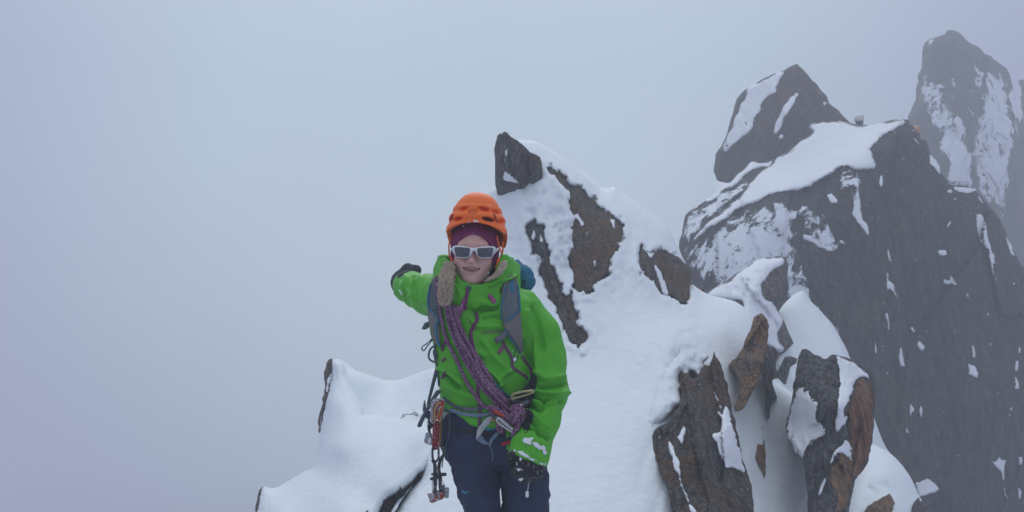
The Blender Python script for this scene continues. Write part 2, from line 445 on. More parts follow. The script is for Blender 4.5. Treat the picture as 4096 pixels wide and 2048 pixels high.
def rock_mat(name, dark, mid, warm, ang=90, scale=1., warm_amt=.5, frost=.0, rough=.85, streak=5., frost_scale=9., fleck=.0, crack=.7):
    """layered gneiss: bands along the grain, rusty stains, cracks, rime caught on it"""
    m, t, b = newmat(name); p = pos_(t)
    mp = nd(t, 'ShaderNodeMapping'); t.links.new(p, mp.inputs['Vector'])
    mp.inputs['Rotation'].default_value = (0, math.radians(ang - 90), 0)
    mp2 = nd(t, 'ShaderNodeMapping'); t.links.new(mp.outputs[0], mp2.inputs['Vector']); mp2.inputs['Scale'].default_value = (streak, streak * .6, 1)
    mp3 = nd(t, 'ShaderNodeMapping'); t.links.new(mp.outputs[0], mp3.inputs['Vector']); mp3.inputs['Scale'].default_value = (streak * 2.2, streak * 1.2, .8)
    g1 = noise_(t, mp2.outputs[0], 2.2 * scale, 10, .72); g2 = noise_(t, p, 1.3 * scale, 6, .62); g3 = noise_(t, mp3.outputs[0], 4.5 * scale, 8, .72); g4 = noise_(t, p, 24 * scale, 8, .75)
    dk = tuple(np.array(dark) * .35)
    c = ramp_(t, g1, [(.30, dk), (.43, dark), (.55, mid), (.72, tuple(np.array(mid) * 1.6))])
    wf = ramp_(t, math_(t, 'MULTIPLY_ADD', g1, .6, g2), [(.98 - .42 * warm_amt, 0.), (1.10 - .36 * warm_amt, 1.)])
    wc = ramp_(t, g3, [(.32, tuple(np.array(warm) * .30)), (.5, warm), (.68, tuple(np.array(warm) * 1.7))])
    c = mix_(t, wf, c, wc)
    sp = ramp_(t, g4, [(.33, .45), (.5, 1.), (.68, 1.4)]); sk = ramp_(t, g3, [(.36, .40), (.47, 1.), (.66, 1.25)])
    for q in (sp, sk):
        mm = nd(t, 'ShaderNodeMix', data_type='RGBA', blend_type='MULTIPLY'); mm.inputs[0].default_value = .85
        t.links.new(c, mm.inputs[6]); t.links.new(q, mm.inputs[7]); c = mm.outputs[2]
    vo = nd(t, 'ShaderNodeTexVoronoi', feature='DISTANCE_TO_EDGE', Scale=1.1 * scale); 
    ad = nd(t, 'ShaderNodeVectorMath', operation='ADD'); nv = nd(t, 'ShaderNodeTexNoise', Scale=4 * scale, Detail=5); t.links.new(p, nv.inputs['Vector'])
    sv = nd(t, 'ShaderNodeVectorMath', operation='SCALE'); t.links.new(nv.outputs['Color'], sv.inputs[0]); sv.inputs['Scale'].default_value = .5 / scale
    t.links.new(mp2.outputs[0], ad.inputs[0]); t.links.new(sv.outputs[0], ad.inputs[1]); t.links.new(ad.outputs[0], vo.inputs['Vector'])
    ck = ramp_(t, vo.outputs['Distance'], [(.0, .25), (.035, 1.)])
    mm = nd(t, 'ShaderNodeMix', data_type='RGBA', blend_type='MULTIPLY'); mm.inputs[0].default_value = crack; t.links.new(c, mm.inputs[6]); t.links.new(ck, mm.inputs[7]); c = mm.outputs[2]
    if frost > 0:
        nz = nd(t, 'ShaderNodeSeparateXYZ'); t.links.new(t.nodes.new('ShaderNodeNewGeometry').outputs['Normal'], nz.inputs[0])
        fn = noise_(t, mp.outputs[0], frost_scale, 10, .78); fl = noise_(t, p, 1.6, 3)
        s2 = math_(t, 'MULTIPLY_ADD', fl, .45, math_(t, 'MULTIPLY_ADD', nz.outputs['Z'], .32, fn))
        ff = ramp_(t, s2, [(1.11 - .5 * frost, 0.), (1.2 - .5 * frost, 1.)])
        c = mix_(t, ff, c, (.84, .87, .91))
    if fleck > 0:
        f1 = noise_(t, mp2.outputs[0], 9 * scale, 6, .8); f2 = noise_(t, p, 2.2 * scale, 3)
        c = mix_(t, ramp_(t, math_(t, 'MULTIPLY_ADD', f2, .35, f1), [(.955 - .2 * fleck, 0.), (.985 - .2 * fleck, 1.)]), c, (.8, .83, .87))
    t.links.new(c, b.inputs['Base Color']); b.inputs['Roughness'].default_value = rough; b.inputs['Specular IOR Level'].default_value = .25
    bump_(t, b, math_(t, 'MULTIPLY_ADD', ck, .3, math_(t, 'MULTIPLY_ADD', g4, .4, g3)), 1., .06 / scale); return m
def thin_snow(name, col=(.86, .885, .92), scale=8., stretch=.45, lo=.34, hi=.86):
    """snow that thins out to nothing towards its rim"""
    m = snow_mat(name, col, .5, max(.3, scale / 10)); t = m.node_tree; b = t.nodes['Principled BSDF']
    mp = nd(t, 'ShaderNodeMapping'); t.links.new(pos_(t), mp.inputs['Vector']); mp.inputs['Scale'].default_value = (1, 1, stretch)
    n = noise_(t, mp.outputs[0], scale, 8, .7); a = nd(t, 'ShaderNodeAttribute', attribute_name='edge')
    v = math_(t, 'MULTIPLY_ADD', n, 4.2, math_(t, 'MULTIPLY_ADD', a.outputs['Fac'], 1.6, -2.1))
    t.links.new(ramp_(t, v, [(lo, 0.), (hi, 1.)]), b.inputs['Alpha']); return m
def plain(name, col, rough=.6, var=.12, scale=40, bump=.15, bscale=None, spec=.3, metal=0., bd=.002, frost=0., fscale=120, fcol=(.78, .8, .84)):
    m, t, b = newmat(name); p = pos_(t); n = noise_(t, p, scale, 5, .6); c = np.array(col)
    o = ramp_(t, n, [(.3, tuple(c * (1 - var))), (.7, tuple(np.minimum(c * (1 + var), 1)))])
    if frost:
        ff = ramp_(t, noise_(t, p, fscale, 4, .7), [(.62 - .25 * frost, 0.), (.72 - .25 * frost, 1.)]); o = mix_(t, ff, o, fcol)
    t.links.new(o, b.inputs['Base Color']); b.inputs['Roughness'].default_value = rough; b.inputs['Specular IOR Level'].default_value = spec; b.inputs['Metallic'].default_value = metal
    if bump: bump_(t, b, noise_(t, p, bscale or scale * 3, 4, .6), bump, bd)
    return m

# ================================================================== THE MOUNTAIN
M_snow = snow_mat('snow'); M_rime = snow_mat('rime_snow', (.83, .86, .9), .9, 1.6); M_farsnow = snow_mat('far_snow', (.8, .84, .9), .3, .4)
M_brown = rock_mat('brown_gneiss', (.09, .078, .068), (.18, .155, .135), (.17, .105, .058), 84, 1.6, .6, .2, frost_scale=16, fleck=.5, streak=8.)
M_darkrock = rock_mat('dark_gneiss', (.07, .068, .067), (.15, .14, .13), (.14, .09, .05), 80, 1.6, .35, .2, frost_scale=16, fleck=.5, streak=8.)
M_edge = rock_mat('streaked_gneiss', (.075, .07, .067), (.155, .145, .135), (.17, .095, .045), 78, 1.7, .5, .0, fleck=.2, streak=8.)
M_slab = rock_mat('rusty_slab', (.12, .10, .08), (.25, .20, .155), (.28, .16, .085), 110, 1.8, .7, .1, frost_scale=20, fleck=.6)
M_rust = rock_mat('rust_face', (.15, .085, .05), (.30, .19, .11), (.22, .10, .05), 98, 1.3, .55, .0, streak=2.2, crack=.35)
M_grey = rock_mat('grey_gneiss', (.075, .077, .08), (.16, .16, .16), (.14, .10, .06), 94, 1.7, .2, .0, fleck=.2, streak=8.)
M_boul = rock_mat('boulder_rock', (.11, .10, .095), (.20, .18, .17), (.21, .16, .13), 60, .9, .5, .0, fleck=.3, crack=.4)
M_cliff = rock_mat('cliff_rock', (.042, .041, .043), (.072, .068, .069), (.078, .064, .058), 92, .5, .45, .0, crack=.25)
M_cliffrime = rock_mat('rimed_cliff_rock', (.05, .048, .05), (.09, .084, .08), (.10, .07, .05), 92, .7, .4, .76, frost_scale=5)
M_pinn = rock_mat('pinnacle_rock', (.045, .041, .040), (.075, .066, .062), (.11, .065, .045), 60, .5, .5, .0, crack=.3)
M_tower = rock_mat('tower_rock', (.035, .035, .038), (.06, .06, .062), (.07, .055, .05), 95, .35, .2, .0, crack=.2)

T_near = thin_snow('thin_snow', scale=14., lo=.38, hi=.66); T_mid = thin_snow('cliff_snow', scale=5.); T_far = thin_snow('tower_snow', (.80, .84, .9), 2.2, .5, .42, .8); T_rime = thin_snow('thin_rime', (.83, .86, .9), 22., .7)
T_face = thin_snow('face_rime', (.80, .835, .88), 4.5, .55, .42, .72)
def things(o, label, cat='rock', group=None): tag(o, None, label, cat, group)

# --- far towers
tower_out = R('T', "125,625 150,570 175,500 180,440 195,385 192,345 215,315 225,260 225,200 238,150 265,115 300,100 365,90 372,78 388,70 405,74 450,86 480,100 530,150 570,170 610,210 650,235 655,250 700,268 745,300 770,340 790,400 800,470 830,600 850,800 880,1300 900,1700 -60,1700 -20,1200 40,800")
tower_d = rbf([(*R('T', '390,80')[0], 39), (*R('T', '180,500')[0], 38), (*R('T', '420,500')[0], 36.5), (*R('T', '600,500')[0], 37), (*R('T', '790,450')[0], 39.5), (*R('T', '420,1000')[0], 35.5), (*R('T', '800,1300')[0], 38), (*R('T', '100,1300')[0], 37)])
tower, tower_f = relief('rock_tower', tower_out, tower_d, M_tower, sp=14, rp=50, rm=1.1, thick=5, jag=7, smooth=False, flat=True, disp=rock_disp(37, 95, .8, 31, 3.0, .4), seed=31, shrink=.85)
things(tower, 'tall pointed rock tower fading into the cloud behind the cliff', 'rock tower')
for s in ("545,200 555,195 560,300 590,310 640,320 690,330 690,370 650,350 610,360 600,420 590,440 550,420 540,400 542,300",
          "410,365 425,360 435,400 447,450 435,510 415,525 405,450", "300,415 340,395 378,400 370,440 340,440", "475,600 470,540 490,480 520,440 540,450 510,490 520,540 545,570 572,570 565,600 530,622",
          "600,520 650,480 700,500 720,560 690,640 640,640 610,700 560,660 590,600", "405,640 430,600 470,610 490,660 500,720 470,760 500,800 540,840 545,900 520,960 540,1040 480,1035 400,1040 365,1000 370,900 365,830 400,760 420,710",
          "560,830 610,850 650,840 690,870 730,760 770,740 780,820 770,920 740,1030 760,1080 720,1200 690,1130 640,1000 600,960 570,900", "745,470 790,410 840,400 850,450 858,600 830,640 790,620 760,560", "320,680 350,670 385,690 370,730 340,720",
          "285,115 305,102 290,150 260,180 240,185 238,155 262,122", "560,1050 600,1040 660,1130 700,1230 705,1260 660,1200 600,1120", "210,350 250,345 255,400 235,420 212,390", "640,640 720,600 760,640 790,680 770,760 700,730 660,760"):
    patch('snow_patch', R('T', s), tower_f, T_far, lift=.2, rp=14, sink=.1, sp=9, parent=tower, jag=6, thick=.3, seed=len(s), erode=26)
for s, cv in (("600,330 700,300 770,380 790,480 830,640 800,900 770,1100 720,1260 640,1150 560,1040 520,800 560,600 590,450", .62), ("200,330 300,380 380,420 450,380 470,500 440,640 380,760 300,740 250,640 190,560 180,440", .42), ("300,760 420,640 520,780 560,1040 380,1040 350,900", .8)):
    patch('rime_cover', R('T', s), tower_f, T_far, lift=.12, rp=14, sink=.1, sp=14, parent=tower, jag=6, thick=.3, seed=len(s), erode=45, cover=cv)
fb_out = R('T', "818,378 870,370 950,400 1100,700 1200,1700 700,1700 740,1200 775,1050 785,900 800,750 835,620 870,600 858,440 840,440")
fb, fb_f = relief('rock_buttress', fb_out, rbf([(4080, 330, 43), (4080, 700, 42), (4050, 1000, 41), (4200, 1100, 42)]), M_tower, sp=18, rp=60, rm=2, thick=4, jag=6, smooth=False, disp=rock_disp(42, 95, .7, 33, 3.), seed=5)
things(fb, 'dim rock buttress right of the tall tower, nearly lost in cloud', 'rock buttress')

# --- pinnacle behind the cliff crest
pin_out = R(5, "365,690 375,600 410,545 440,480 470,380 495,280 530,238 560,207 620,178 700,143 780,106 832,80 842,74 852,84 872,104 905,146 950,190 1000,250 1025,305 1080,350 1145,408 1140,520 900,640 720,720 560,760 420,770 380,745")
pin_d = rbf([(*R(5, a)[0], d) for a, d in (('840,85', 23), ('380,700', 23.2), ('520,260', 24.2), ('640,640', 21.4), ('700,400', 21.8), ('900,150', 22.6), ('850,350', 21.4), ('1130,410', 23), ('1000,500', 21.2), ('600,300', 23.2))])
pin, pin_f = relief('rock_pinnacle', pin_out, pin_d, M_pinn, sp=9, rp=12, rm=.25, thick=3, jag=3, smooth=False, flat=True, disp=rock_disp(22, 60, .26, 41, 1.3, .4), seed=41)
things(pin, 'triangular rock pinnacle with a snowy left flank and a slanting snow gully', 'rock pinnacle')
for s, j in (("836,80 780,130 738,200 722,250 662,290 632,360 600,400 600,440 562,490 500,530 430,588 413,550 440,490 480,400 505,330 540,262 553,212 620,176 700,140 780,103 830,78", 4),
          ("907,147 872,205 822,310 792,370 745,470 703,476 720,400 770,310 850,220 886,160", 5), ("945,232 1000,250 1012,290 1042,308 1002,322 985,342 983,300 1000,280", 4), ("735,490 760,470 770,510 740,530 725,520", 5)):
    patch('snow_patch', R(5, s), pin_f, T_mid, lift=.10, rp=12, sink=.05, sp=8, parent=pin, jag=j, thick=.2, seed=len(s), erode=14)

# --- the big cliff
cl_out = R(5, "205,1240 165,1125 185,1020 205,940 260,900 300,870 345,855 400,800 450,765 520,700 585,648 640,650 700,632 760,590 812,560 880,500 930,470 920,428 1040,405 1140,410 1172,425 1200,432 1240,424 1300,420 1380,405 1475,400 1500,430 1560,530 1610,640 1690,740 1730,780 1800,782 1860,792 1900,850 1960,920 2000,970 2050,1080 2100,1190 2200,1330 2500,1800 2900,3400 600,3400 300,2200 150,1600")
cl_d = rbf([(*R(5, a)[0], d) for a, d in (('1475,400', 18.6), ('1040,405', 20.2), ('700,632', 20.6), ('585,648', 20.5), ('345,855', 19.2), ('205,940', 18.8), ('170,1120', 18.2), ('1200,432', 19.7), ('230,1100', 17.4),
      ('400,1000', 17.2), ('700,830', 16.9), ('900,790', 16.7), ('1110,680', 16.6), ('600,800', 18.4), ('900,600', 18.8), ('1290,690', 16.6), ('1280,560', 17.0), ('1420,460', 17.4), ('1600,650', 17.2), ('1720,790', 17.3), ('1860,800', 18.4), ('2000,970', 18.6),
      ('2100,1190', 18.6), ('1840,900', 17.2), ('800,1200', 16.1), ('400,1250', 16.4), ('1200,1200', 15.6), ('1700,1200', 16.0), ('1200,2000', 14.8), ('1900,2000', 15.4), ('1600,2700', 14.2), ('700,2500', 14.5), ('2350,2600', 16.5))])
cliff, cl_f = relief('cliff', cl_out, cl_d, M_cliff, sp=11, rp=10, rm=.25, thick=1.2, jag=4, smooth=False, flat=True, disp=rock_disp(17, 92, .22, 51, 1.1, .4), seed=51, kind='structure', shrink=.96, drop=.1)
tag(cliff, None, 'dark steep cliff streaked with snow, snow ramp on its crest')
ramp_o = R(5, "922,426 1040,402 1140,408 1172,424 1200,432 1240,422 1300,417 1380,402 1476,397 1440,440 1380,470 1330,505 1300,540 1265,568 1290,620 1293,690 1180,692 1110,678 1040,712 980,750 900,790 800,815 700,832 600,880 500,925 430,980 380,1010 330,1040 290,1080 240,1110 228,1095 260,1050 320,990 400,930 470,870 520,830 560,780 590,742 640,690 690,655 715,622 770,592 812,560 860,510 905,490 935,468")
patch('snow_ramp', ramp_o, lambda x, y: np.minimum(cl_d(x, y) - .14, cl_f(x, y) - .03), T_mid, lift=.14, rp=20, sink=.12, sp=10, parent=cliff, jag=4, thick=.6, disp=snow_disp(17, 2.2, seed=3), seed=2, erode=16, label='long snow ramp lying along the cliff crest')
ledge_o = R(5, "380,748 450,752 520,692 585,638 640,644 700,628 690,668 640,672 590,690 545,725 520,755 480,790 430,800 400,845 345,868 300,885 240,935 208,950 250,900 300,855 345,830")
patch('snow_ledge', ledge_o, cl_f, T_mid, lift=.14, rp=12, sink=.06, sp=8, parent=cliff, jag=3, thick=.3, seed=4, erode=10)
rime_o = R(5, "230,1110 300,1070 380,1010 500,930 640,870 760,830 800,850 840,830 870,900 850,1000 870,1080 860,1180 900,1240 860,1320 760,1400 500,1400 300,1330 215,1260 180,1170 200,1120")
for s, cv in (("212,945 300,880 345,862 400,810 480,775 560,735 590,722 565,775 520,830 470,870 400,930 320,990 270,1050 225,1105 188,1080 198,1000", .62), ("850,880 900,870 960,900 1010,960 1060,1030 1130,1100 1080,1150 1000,1140 920,1090 870,1010 840,940", .36), ("1100,690 1170,690 1220,800 1180,880 1120,820 1060,760", .3)):
    patch('rime_cover', R(5, s), cl_f, T_face, lift=.06, rp=16, sink=.03, sp=9, parent=cliff, jag=5, thick=.2, seed=len(s), erode=24, cover=cv)
patch('rime_cover', R(6, "860,120 900,0 960,-70 1000,20 1025,110 1065,170 1110,225 1150,275 1195,345 1230,410 1260,500 1200,520 1100,400 1000,300 900,200"), cl_f, T_face, lift=.08, rp=16, sink=.03, sp=10, parent=cliff, jag=6, thick=.2, seed=5, erode=34, cover=.62)
patch('rime_cover', rime_o, cl_f, T_face, lift=.06, rp=30, sink=.03, sp=11, parent=cliff, jag=9, thick=.2, seed=6, erode=70, cover=.60)
CL5 = ["1000,825 1040,820 1075,850 1070,885 1030,870", "1172,690 1192,695 1198,800 1212,900 1222,970 1245,990 1262,1040 1252,1082 1225,1040 1190,1000 1150,940 1165,880 1178,800", "1320,715 1338,712 1332,770 1318,795 1310,750",
       "870,1050 930,1060 970,1090 1040,1110 1060,1155 1010,1150 930,1110 880,1080", "1070,1095 1100,1090 1135,1115 1100,1112", "1600,590 1640,632 1690,742 1722,788 1700,772 1640,690 1600,660 1480,682 1500,670 1590,655",
       "1730,778 1860,790 1880,800 1830,822 1770,815 1740,800", "1355,1140 1370,1140 1392,1230 1360,1190", "1695,1020 1715,970 1728,985 1700,1030", "910,960 990,985 960,1000 920,990", "1005,1000 1050,1020 1040,1025", "1860,925 1905,940 1922,965 1935,1060 1962,1150 1978,1290 1955,1290 1935,1150 1880,1090 1865,1000",
       "2010,1010 2060,1090 2100,1180 2060,1170 2030,1090", "1478,398 1505,432 1562,528 1548,524 1500,455 1470,420", "1558,868 1570,880 1588,945 1575,930", "1690,860 1700,800 1725,795 1755,850 1745,880 1730,820 1705,820", "1232,905 1243,910 1240,950 1232,940", "1860,800 1900,850 1960,920 1990,965 1930,910 1880,850", "1500,490 1520,500 1550,540 1545,548 1515,520", "1420,480 1445,485 1440,500", "1300,870 1315,875 1310,890", "1755,815 1800,860 1850,900 1858,915 1800,880 1765,840", "1985,870 2010,930 2008,970"]
CLW = ["400,0 415,10 425,50 440,95 425,80 405,70", "395,110 410,140 420,190 445,215 452,265 470,300 482,360 500,480 505,580 490,560 482,440 465,320 440,275 415,255 398,275 388,200", "385,405 405,400 415,450 420,510 405,532 402,470 388,440", "430,390 440,430 452,470 432,420",
       "485,620 495,620 498,650 515,720 525,770 525,808 512,760 482,745 472,700 478,640", "722,0 780,0 790,35 760,40 735,35", "790,50 800,120 825,165 855,215 858,262 840,230 815,222 800,232 758,220 756,140 775,180 797,190 798,130", "1055,20 1095,20 1100,100 1080,90 1095,160 1130,200 1160,245 1195,305 1150,240 1085,185 1078,120 1058,60",
       "1180,0 1220,10 1230,45 1200,35", "315,590 328,592 338,640 335,668 322,665", "550,505 562,490 586,530 565,532", "590,605 605,580 648,620 632,655 600,635", "945,610 960,612 972,660 970,700 948,690", "920,720 935,730 975,745 990,790 982,835 965,820 922,805", "1055,590 1070,598 1078,640 1062,620", "1215,505 1225,520 1230,580 1222,555", "1245,610 1262,630 1265,670 1242,670",
       "1225,715 1250,705 1248,760 1232,785 1222,770", "1222,800 1250,850 1252,895 1222,895", "545,975 585,1030 560,1050 548,1110 543,1040", "610,985 632,1020 632,1075 612,1085 602,1040", "515,1125 550,1180 518,1182", "968,935 978,940 984,975 965,970", "1195,1005 1207,1015 1195,1070 1185,1075", "395,780 410,785 404,828", "805,760 818,762 832,785 815,782", "225,505 236,505 235,522 224,520", "905,275 915,270 930,300 918,318", "1045,400 1058,405 1058,435 1046,425", "480,940 495,942 496,956", "895,495 905,500 903,520", "1060,150 1066,155 1064,240 1058,235", "305,730 315,735 316,785 308,780", "980,1225 1005,1255 990,1245", "1210,205 1228,205 1212,250", "1150,940 1156,945 1152,957"]
CL6 = ["1975,985 2010,1010 2030,980 2050,1000 2078,985 2072,1050 2062,1130 2088,1235 2060,1205 2040,1080 2000,1030", "2138,1150 2158,1180 2150,1245 2133,1200", "2135,985 2165,990 2160,1030 2140,1050", "1562,1112 1600,1120 1640,1098 1690,1130 1715,1165 1680,1190 1600,1212 1585,1180"]
for k, L in ((5, CL5), ('W', CLW), (6, CL6)):
    for s in L:
        o = R(k, s); a = np.array(o); big = min(np.ptp(a[:, 0]), np.ptp(a[:, 1]))
        patch('snow_patch', o, cl_f, T_mid, lift=.05, rp=7, sink=.02, sp=5 if big < 40 else 7, parent=cliff, jag=1.5 if big < 40 else 3, thick=.1, seed=len(s), smooth=False, erode=float(np.clip(big * .14, 2.2, 10)))

# --- snow behind the crest where two more climbers stand
mk('snow_saddle', [P(3150, 760, 20.6), P(3900, 760, 20.2), (9.6, 27, 3.0), (8.2, 27, 3.0), P(3150, 860, 20.6), P(3900, 860, 20.2), (9.6, 27, 1.5), (8.2, 27, 1.5)],
   [[0, 1, 2, 3], [7, 6, 5, 4], [0, 4, 5, 1], [1, 5, 6, 2], [2, 6, 7, 3], [3, 7, 4, 0]], M_snow, kind='structure', fix=True, smooth=False)

# --- snow apron and snow-plastered boulder under the cliff
ap, ap_f = relief('snow_apron', R(6, "840,190 890,130 935,95 965,88 990,110 1012,145 1050,180 1090,225 1130,270 1170,340 1205,405 1230,470 1290,600 1400,900 1500,1100 1450,1500 700,1500 760,700 800,430 830,250"),
    rbf([(*R(6, a)[0], d) for a, d in (('960,50', 14.5), ('1050,180', 13.8), ('1200,400', 12.8), ('880,300', 11.5), ('1000,350', 12.2), ('850,600', 9.5), ('1300,800', 11.5), ('1100,1400', 8.2), ('1450,1300', 11))]), M_snow, sp=14, rp=50, rm=.5, thick=1, disp=snow_disp(12, 2.5, seed=21), kind='structure')
bo, bo_f = relief('snowy_boulder', R(6, "440,120 470,80 560,30 650,-35 700,-75 750,-95 830,-102 870,-98 888,-50 886,20 862,110 832,185 860,240 885,300 912,370 880,412 838,440 820,480 860,560 900,620 860,680 700,640 560,420"),
    rbf([(*R(6, a)[0], d) for a, d in (('470,80', 11), ('750,-90', 11.3), ('880,0', 11.2), ('740,60', 10.2), ('830,190', 10.6), ('900,380', 10.4), ('700,250', 9.8), ('650,600', 9.2), ('600,100', 10.2))]), M_boul, sp=11, rp=34, rm=.4, thick=1.2, jag=3, smooth=False, disp=rock_disp(10.5, 60, .09, 61, .6), seed=61)
things(bo, 'snow-plastered boulder at the foot of the big cliff', 'boulder')
for s in ("440,118 470,80 560,30 650,-40 700,-78 750,-98 830,-104 872,-98 872,-60 820,-30 780,5 745,60 765,115 800,150 835,195 862,245 845,290 835,330 870,400 830,425 790,400 700,380 600,300 640,160 590,140 520,130", "610,110 650,28 690,60 760,110 700,130"):
    patch('snow_cover', R(6, s), bo_f, T_near, lift=.12, rp=26, sink=.06, sp=9, parent=bo, jag=5, thick=.3, erode=16, disp=snow_disp(10, 1.5, ((2990, 1150, 200, 150, 1.),), seed=22), seed=len(s))
hb, _ = relief('grey_rock', R(6, "870,445 900,440 935,455 930,480 905,495 880,570 872,610 830,590 810,560 840,500"), const(9.6), M_grey, sp=8, rp=14, rm=.12, thick=.4, jag=2, smooth=False, disp=rock_disp(9.6, 90, .05, 63, .25), seed=63)
things(hb, 'small grey rock in the gully between boulder and rust-edged block')

# --- the snow ridge climbing to the horn, and the trough the climber stands in
rg_out = R(4, "155,75 215,97 290,105 340,122 380,145 440,182 490,218 530,250 600,302 655,350 690,349 720,345 760,378 850,440 940,510 985,550 1012,585 1030,630 1042,655 1065,700 1088,742 1100,800 1103,855") + \
    [(2769, 1137), (2800, 1160), (2846, 1181), (2900, 1194), (2942, 1207), (2980, 1232), (3008, 1262), (3030, 1310), (3055, 1400), (3089, 1515), (3130, 1545), (3170, 1575), (3230, 1640), (3300, 1800), (3360, 2000), (3440, 2400), (3500, 2728), (3560, 3600),
     (700, 3600), (1000, 2728), (1330, 2300), (1560, 2068), (1600, 2010), (1640, 1955), (1679, 1900), (1690, 1800), (1700, 1700), (1740, 1580), (1790, 1440), (1850, 1300), (1900, 1100), (1930, 900), (1945, 800), (1965, 762), (1990, 755), (1992, 735), (1985, 700), (1985, 600), (1992, 545)]
rg_d = rbf([(2020, 540, 8.0), (2242, 622, 8.4), (2409, 752, 8.5), (2560, 820, 8.5), (2684, 935, 8.3), (2740, 1050, 8.0), (2754, 1229, 7.3), (1975, 800, 8.0), (1960, 1000, 7.6), (2080, 850, 7.55), (2200, 700, 7.75), (2300, 760, 7.7), (2180, 1000, 7.2), (2273, 1101, 7.05), (2335, 1388, 6.4),
    (2450, 900, 7.5), (2521, 1179, 6.9), (2600, 1050, 7.3), (2600, 1400, 6.1), (2720, 1330, 6.4), (2846, 1181, 7.7), (2900, 1300, 7.0), (3008, 1262, 7.5), (2300, 1700, 5.1), (2300, 2048, 4.25), (2550, 1700, 5.2), (2560, 2048, 4.4), (2760, 1640, 5.5), (2900, 1500, 6.3), (3060, 1560, 6.7), (3150, 1800, 6.3),
    (2960, 1800, 5.8), (3000, 2048, 5.2), (3200, 2048, 5.8), (1700, 1900, 4.7), (1600, 2040, 4.4), (1900, 1700, 5.2), (1900, 2000, 4.35), (1850, 1400, 6.2), (2048, 2500, 3.35), (2048, 2728, 3.0), (2048, 3600, 2.0), (1300, 2728, 3.2), (2900, 2728, 3.5), (1000, 3600, 2.0), (3200, 3600, 2.1), (3400, 2400, 5)])
RIME = ((2150, 900, 150, 330, 1.), (2230, 1000, 110, 300, 1.), (2250, 740, 120, 150, .8), (2480, 1130, 160, 180, .45), (2130, 760, 150, 120, .7), (2745, 1400, 130, 190, .55), (2640, 1450, 140, 130, .5), (2600, 930, 120, 110, .3), (2350, 1330, 120, 150, .5))
S_B = "378,230 400,238 430,262 465,300 500,332 540,352 580,382 630,430 680,472 715,495 745,512 757,550 752,600 745,630 735,665 712,700 692,730 690,790 655,810 620,842 605,870 585,892 555,888 530,897 515,870 510,840 500,760 488,700 503,640 495,560 500,515 520,505 500,470 482,430 492,385 460,345 430,312 405,290 385,262"
S_C = "262,570 280,530 303,512 325,535 345,545 360,580 372,620 382,705 400,770 432,850 458,910 475,960 485,1010 500,1070 520,1100 540,1170 500,1145 470,1110 450,1060 430,1010 395,940 365,860 335,775 345,730 320,700 300,690 310,660 285,640 275,610"
S_C2 = "448,895 470,905 490,868 502,900 508,940 522,975 522,1035 545,1075 572,1085 590,1108 570,1140 545,1172 525,1165 505,1110 485,1040 470,980 455,940"
S_D = "852,615 862,640 880,665 905,690 925,668 970,655 1000,672 1040,702 1085,742 1105,765 1118,797 1110,860 1112,900 1102,968 1075,945 1050,932 1015,905 990,900 955,893 935,860 915,832 890,812 860,790 846,755 850,700"
CARVE = [np.array(R(4, s)) for s in (S_B, S_C, S_C2, S_D)]
def rg_carved(px, py):
    d = rg_d(px, py); q = np.stack([px, py], 1)
    for poly in CARVE:
        lo, hi = poly.min(0) - 30, poly.max(0) + 30
        m = (q[:, 0] > lo[0]) & (q[:, 0] < hi[0]) & (q[:, 1] > lo[1]) & (q[:, 1] < hi[1])
        if not m.any(): continue
        e = q[m] + 12 * np.stack([fbm(np.c_[q[m] / 22, q[m][:, 0] * 0], 3, 5), fbm(np.c_[q[m] / 22, q[m][:, 0] * 0 + 9], 3, 6)], 1)
        dd = dist_poly(e, poly) * np.where(inside(e, poly), 1, -1)
        d[m] += .20 * sstep(-2, 8, dd) - .03 * np.exp(-((dd + 16) / 18) ** 2)
    return d
ridge, rg_f = relief('snow_ridge', rg_out, rg_carved, M_snow, sp=10, rp=60, rm=.55, thick=.7, disp=snow_disp(6, 1., RIME, seed=11), kind='structure', shrink=.97, drop=.1, dfade=.4)
tag(ridge, None, 'white snow ridge rising behind the climber to a rock horn')
def onridge(name, s, k, mat, label, lift=.1, rp=22, sink=.1, amp=.045, ang=85, seed=0, cell=.22, sp=8, jag=4, thick=.4, tilt=None, **kw):
    base = rg_d if lift < 0 else rg_f
    dz = (lambda x, y: base(x, y) - lift) if tilt is None else (lambda x, y: rbf(tilt)(x, y))
    o, f = relief(name, R(k, s), dz, mat, sp=sp, rp=rp, rm=lift + sink, thick=thick, jag=jag, smooth=False, disp=rock_disp(7, ang, amp, seed, cell), seed=seed, flat=True, **kw)
    things(o, label); return o, f
hornS = "113,80 128,68 140,74 150,60 166,66 190,88 214,102 245,128 282,166 314,178 336,190 344,218 348,300 350,360 320,420 240,440 150,430 112,380 102,300 104,220 99,150 108,120"
hA, hA_f = onridge('rock_horn', hornS, 4, M_darkrock, 'dark rock horn topping the snow ridge', .02, 8, .05, .07, 76, 71, .32, tilt=[(2020, 530, 7.75), (1985, 600, 7.8), (2030, 640, 7.52), (2100, 640, 7.55), (2150, 630, 7.66), (2060, 735, 7.62), (2000, 715, 7.78), (2140, 720, 7.68), (2060, 810, 7.85), (2160, 800, 7.9), (1990, 780, 8.0)], jag=2)
for s in ("155,165 165,150 170,180 160,200 165,260 200,290 235,330 190,325 150,305 145,270 160,240 148,220", "128,100 138,95 135,130 126,150"):
    patch('rime_patch', R(4, s), hA_f, T_rime, lift=.02, rp=6, sink=.008, sp=5, parent=hA, jag=4, erode=8, thick=.04, seed=len(s))
hB, hB_f = onridge('brown_rock_slab', S_B, 4, M_brown, 'large brown rock slab streaked with rime below the snow crest', -.02, 10, .05, .045, 84, 73, .28)
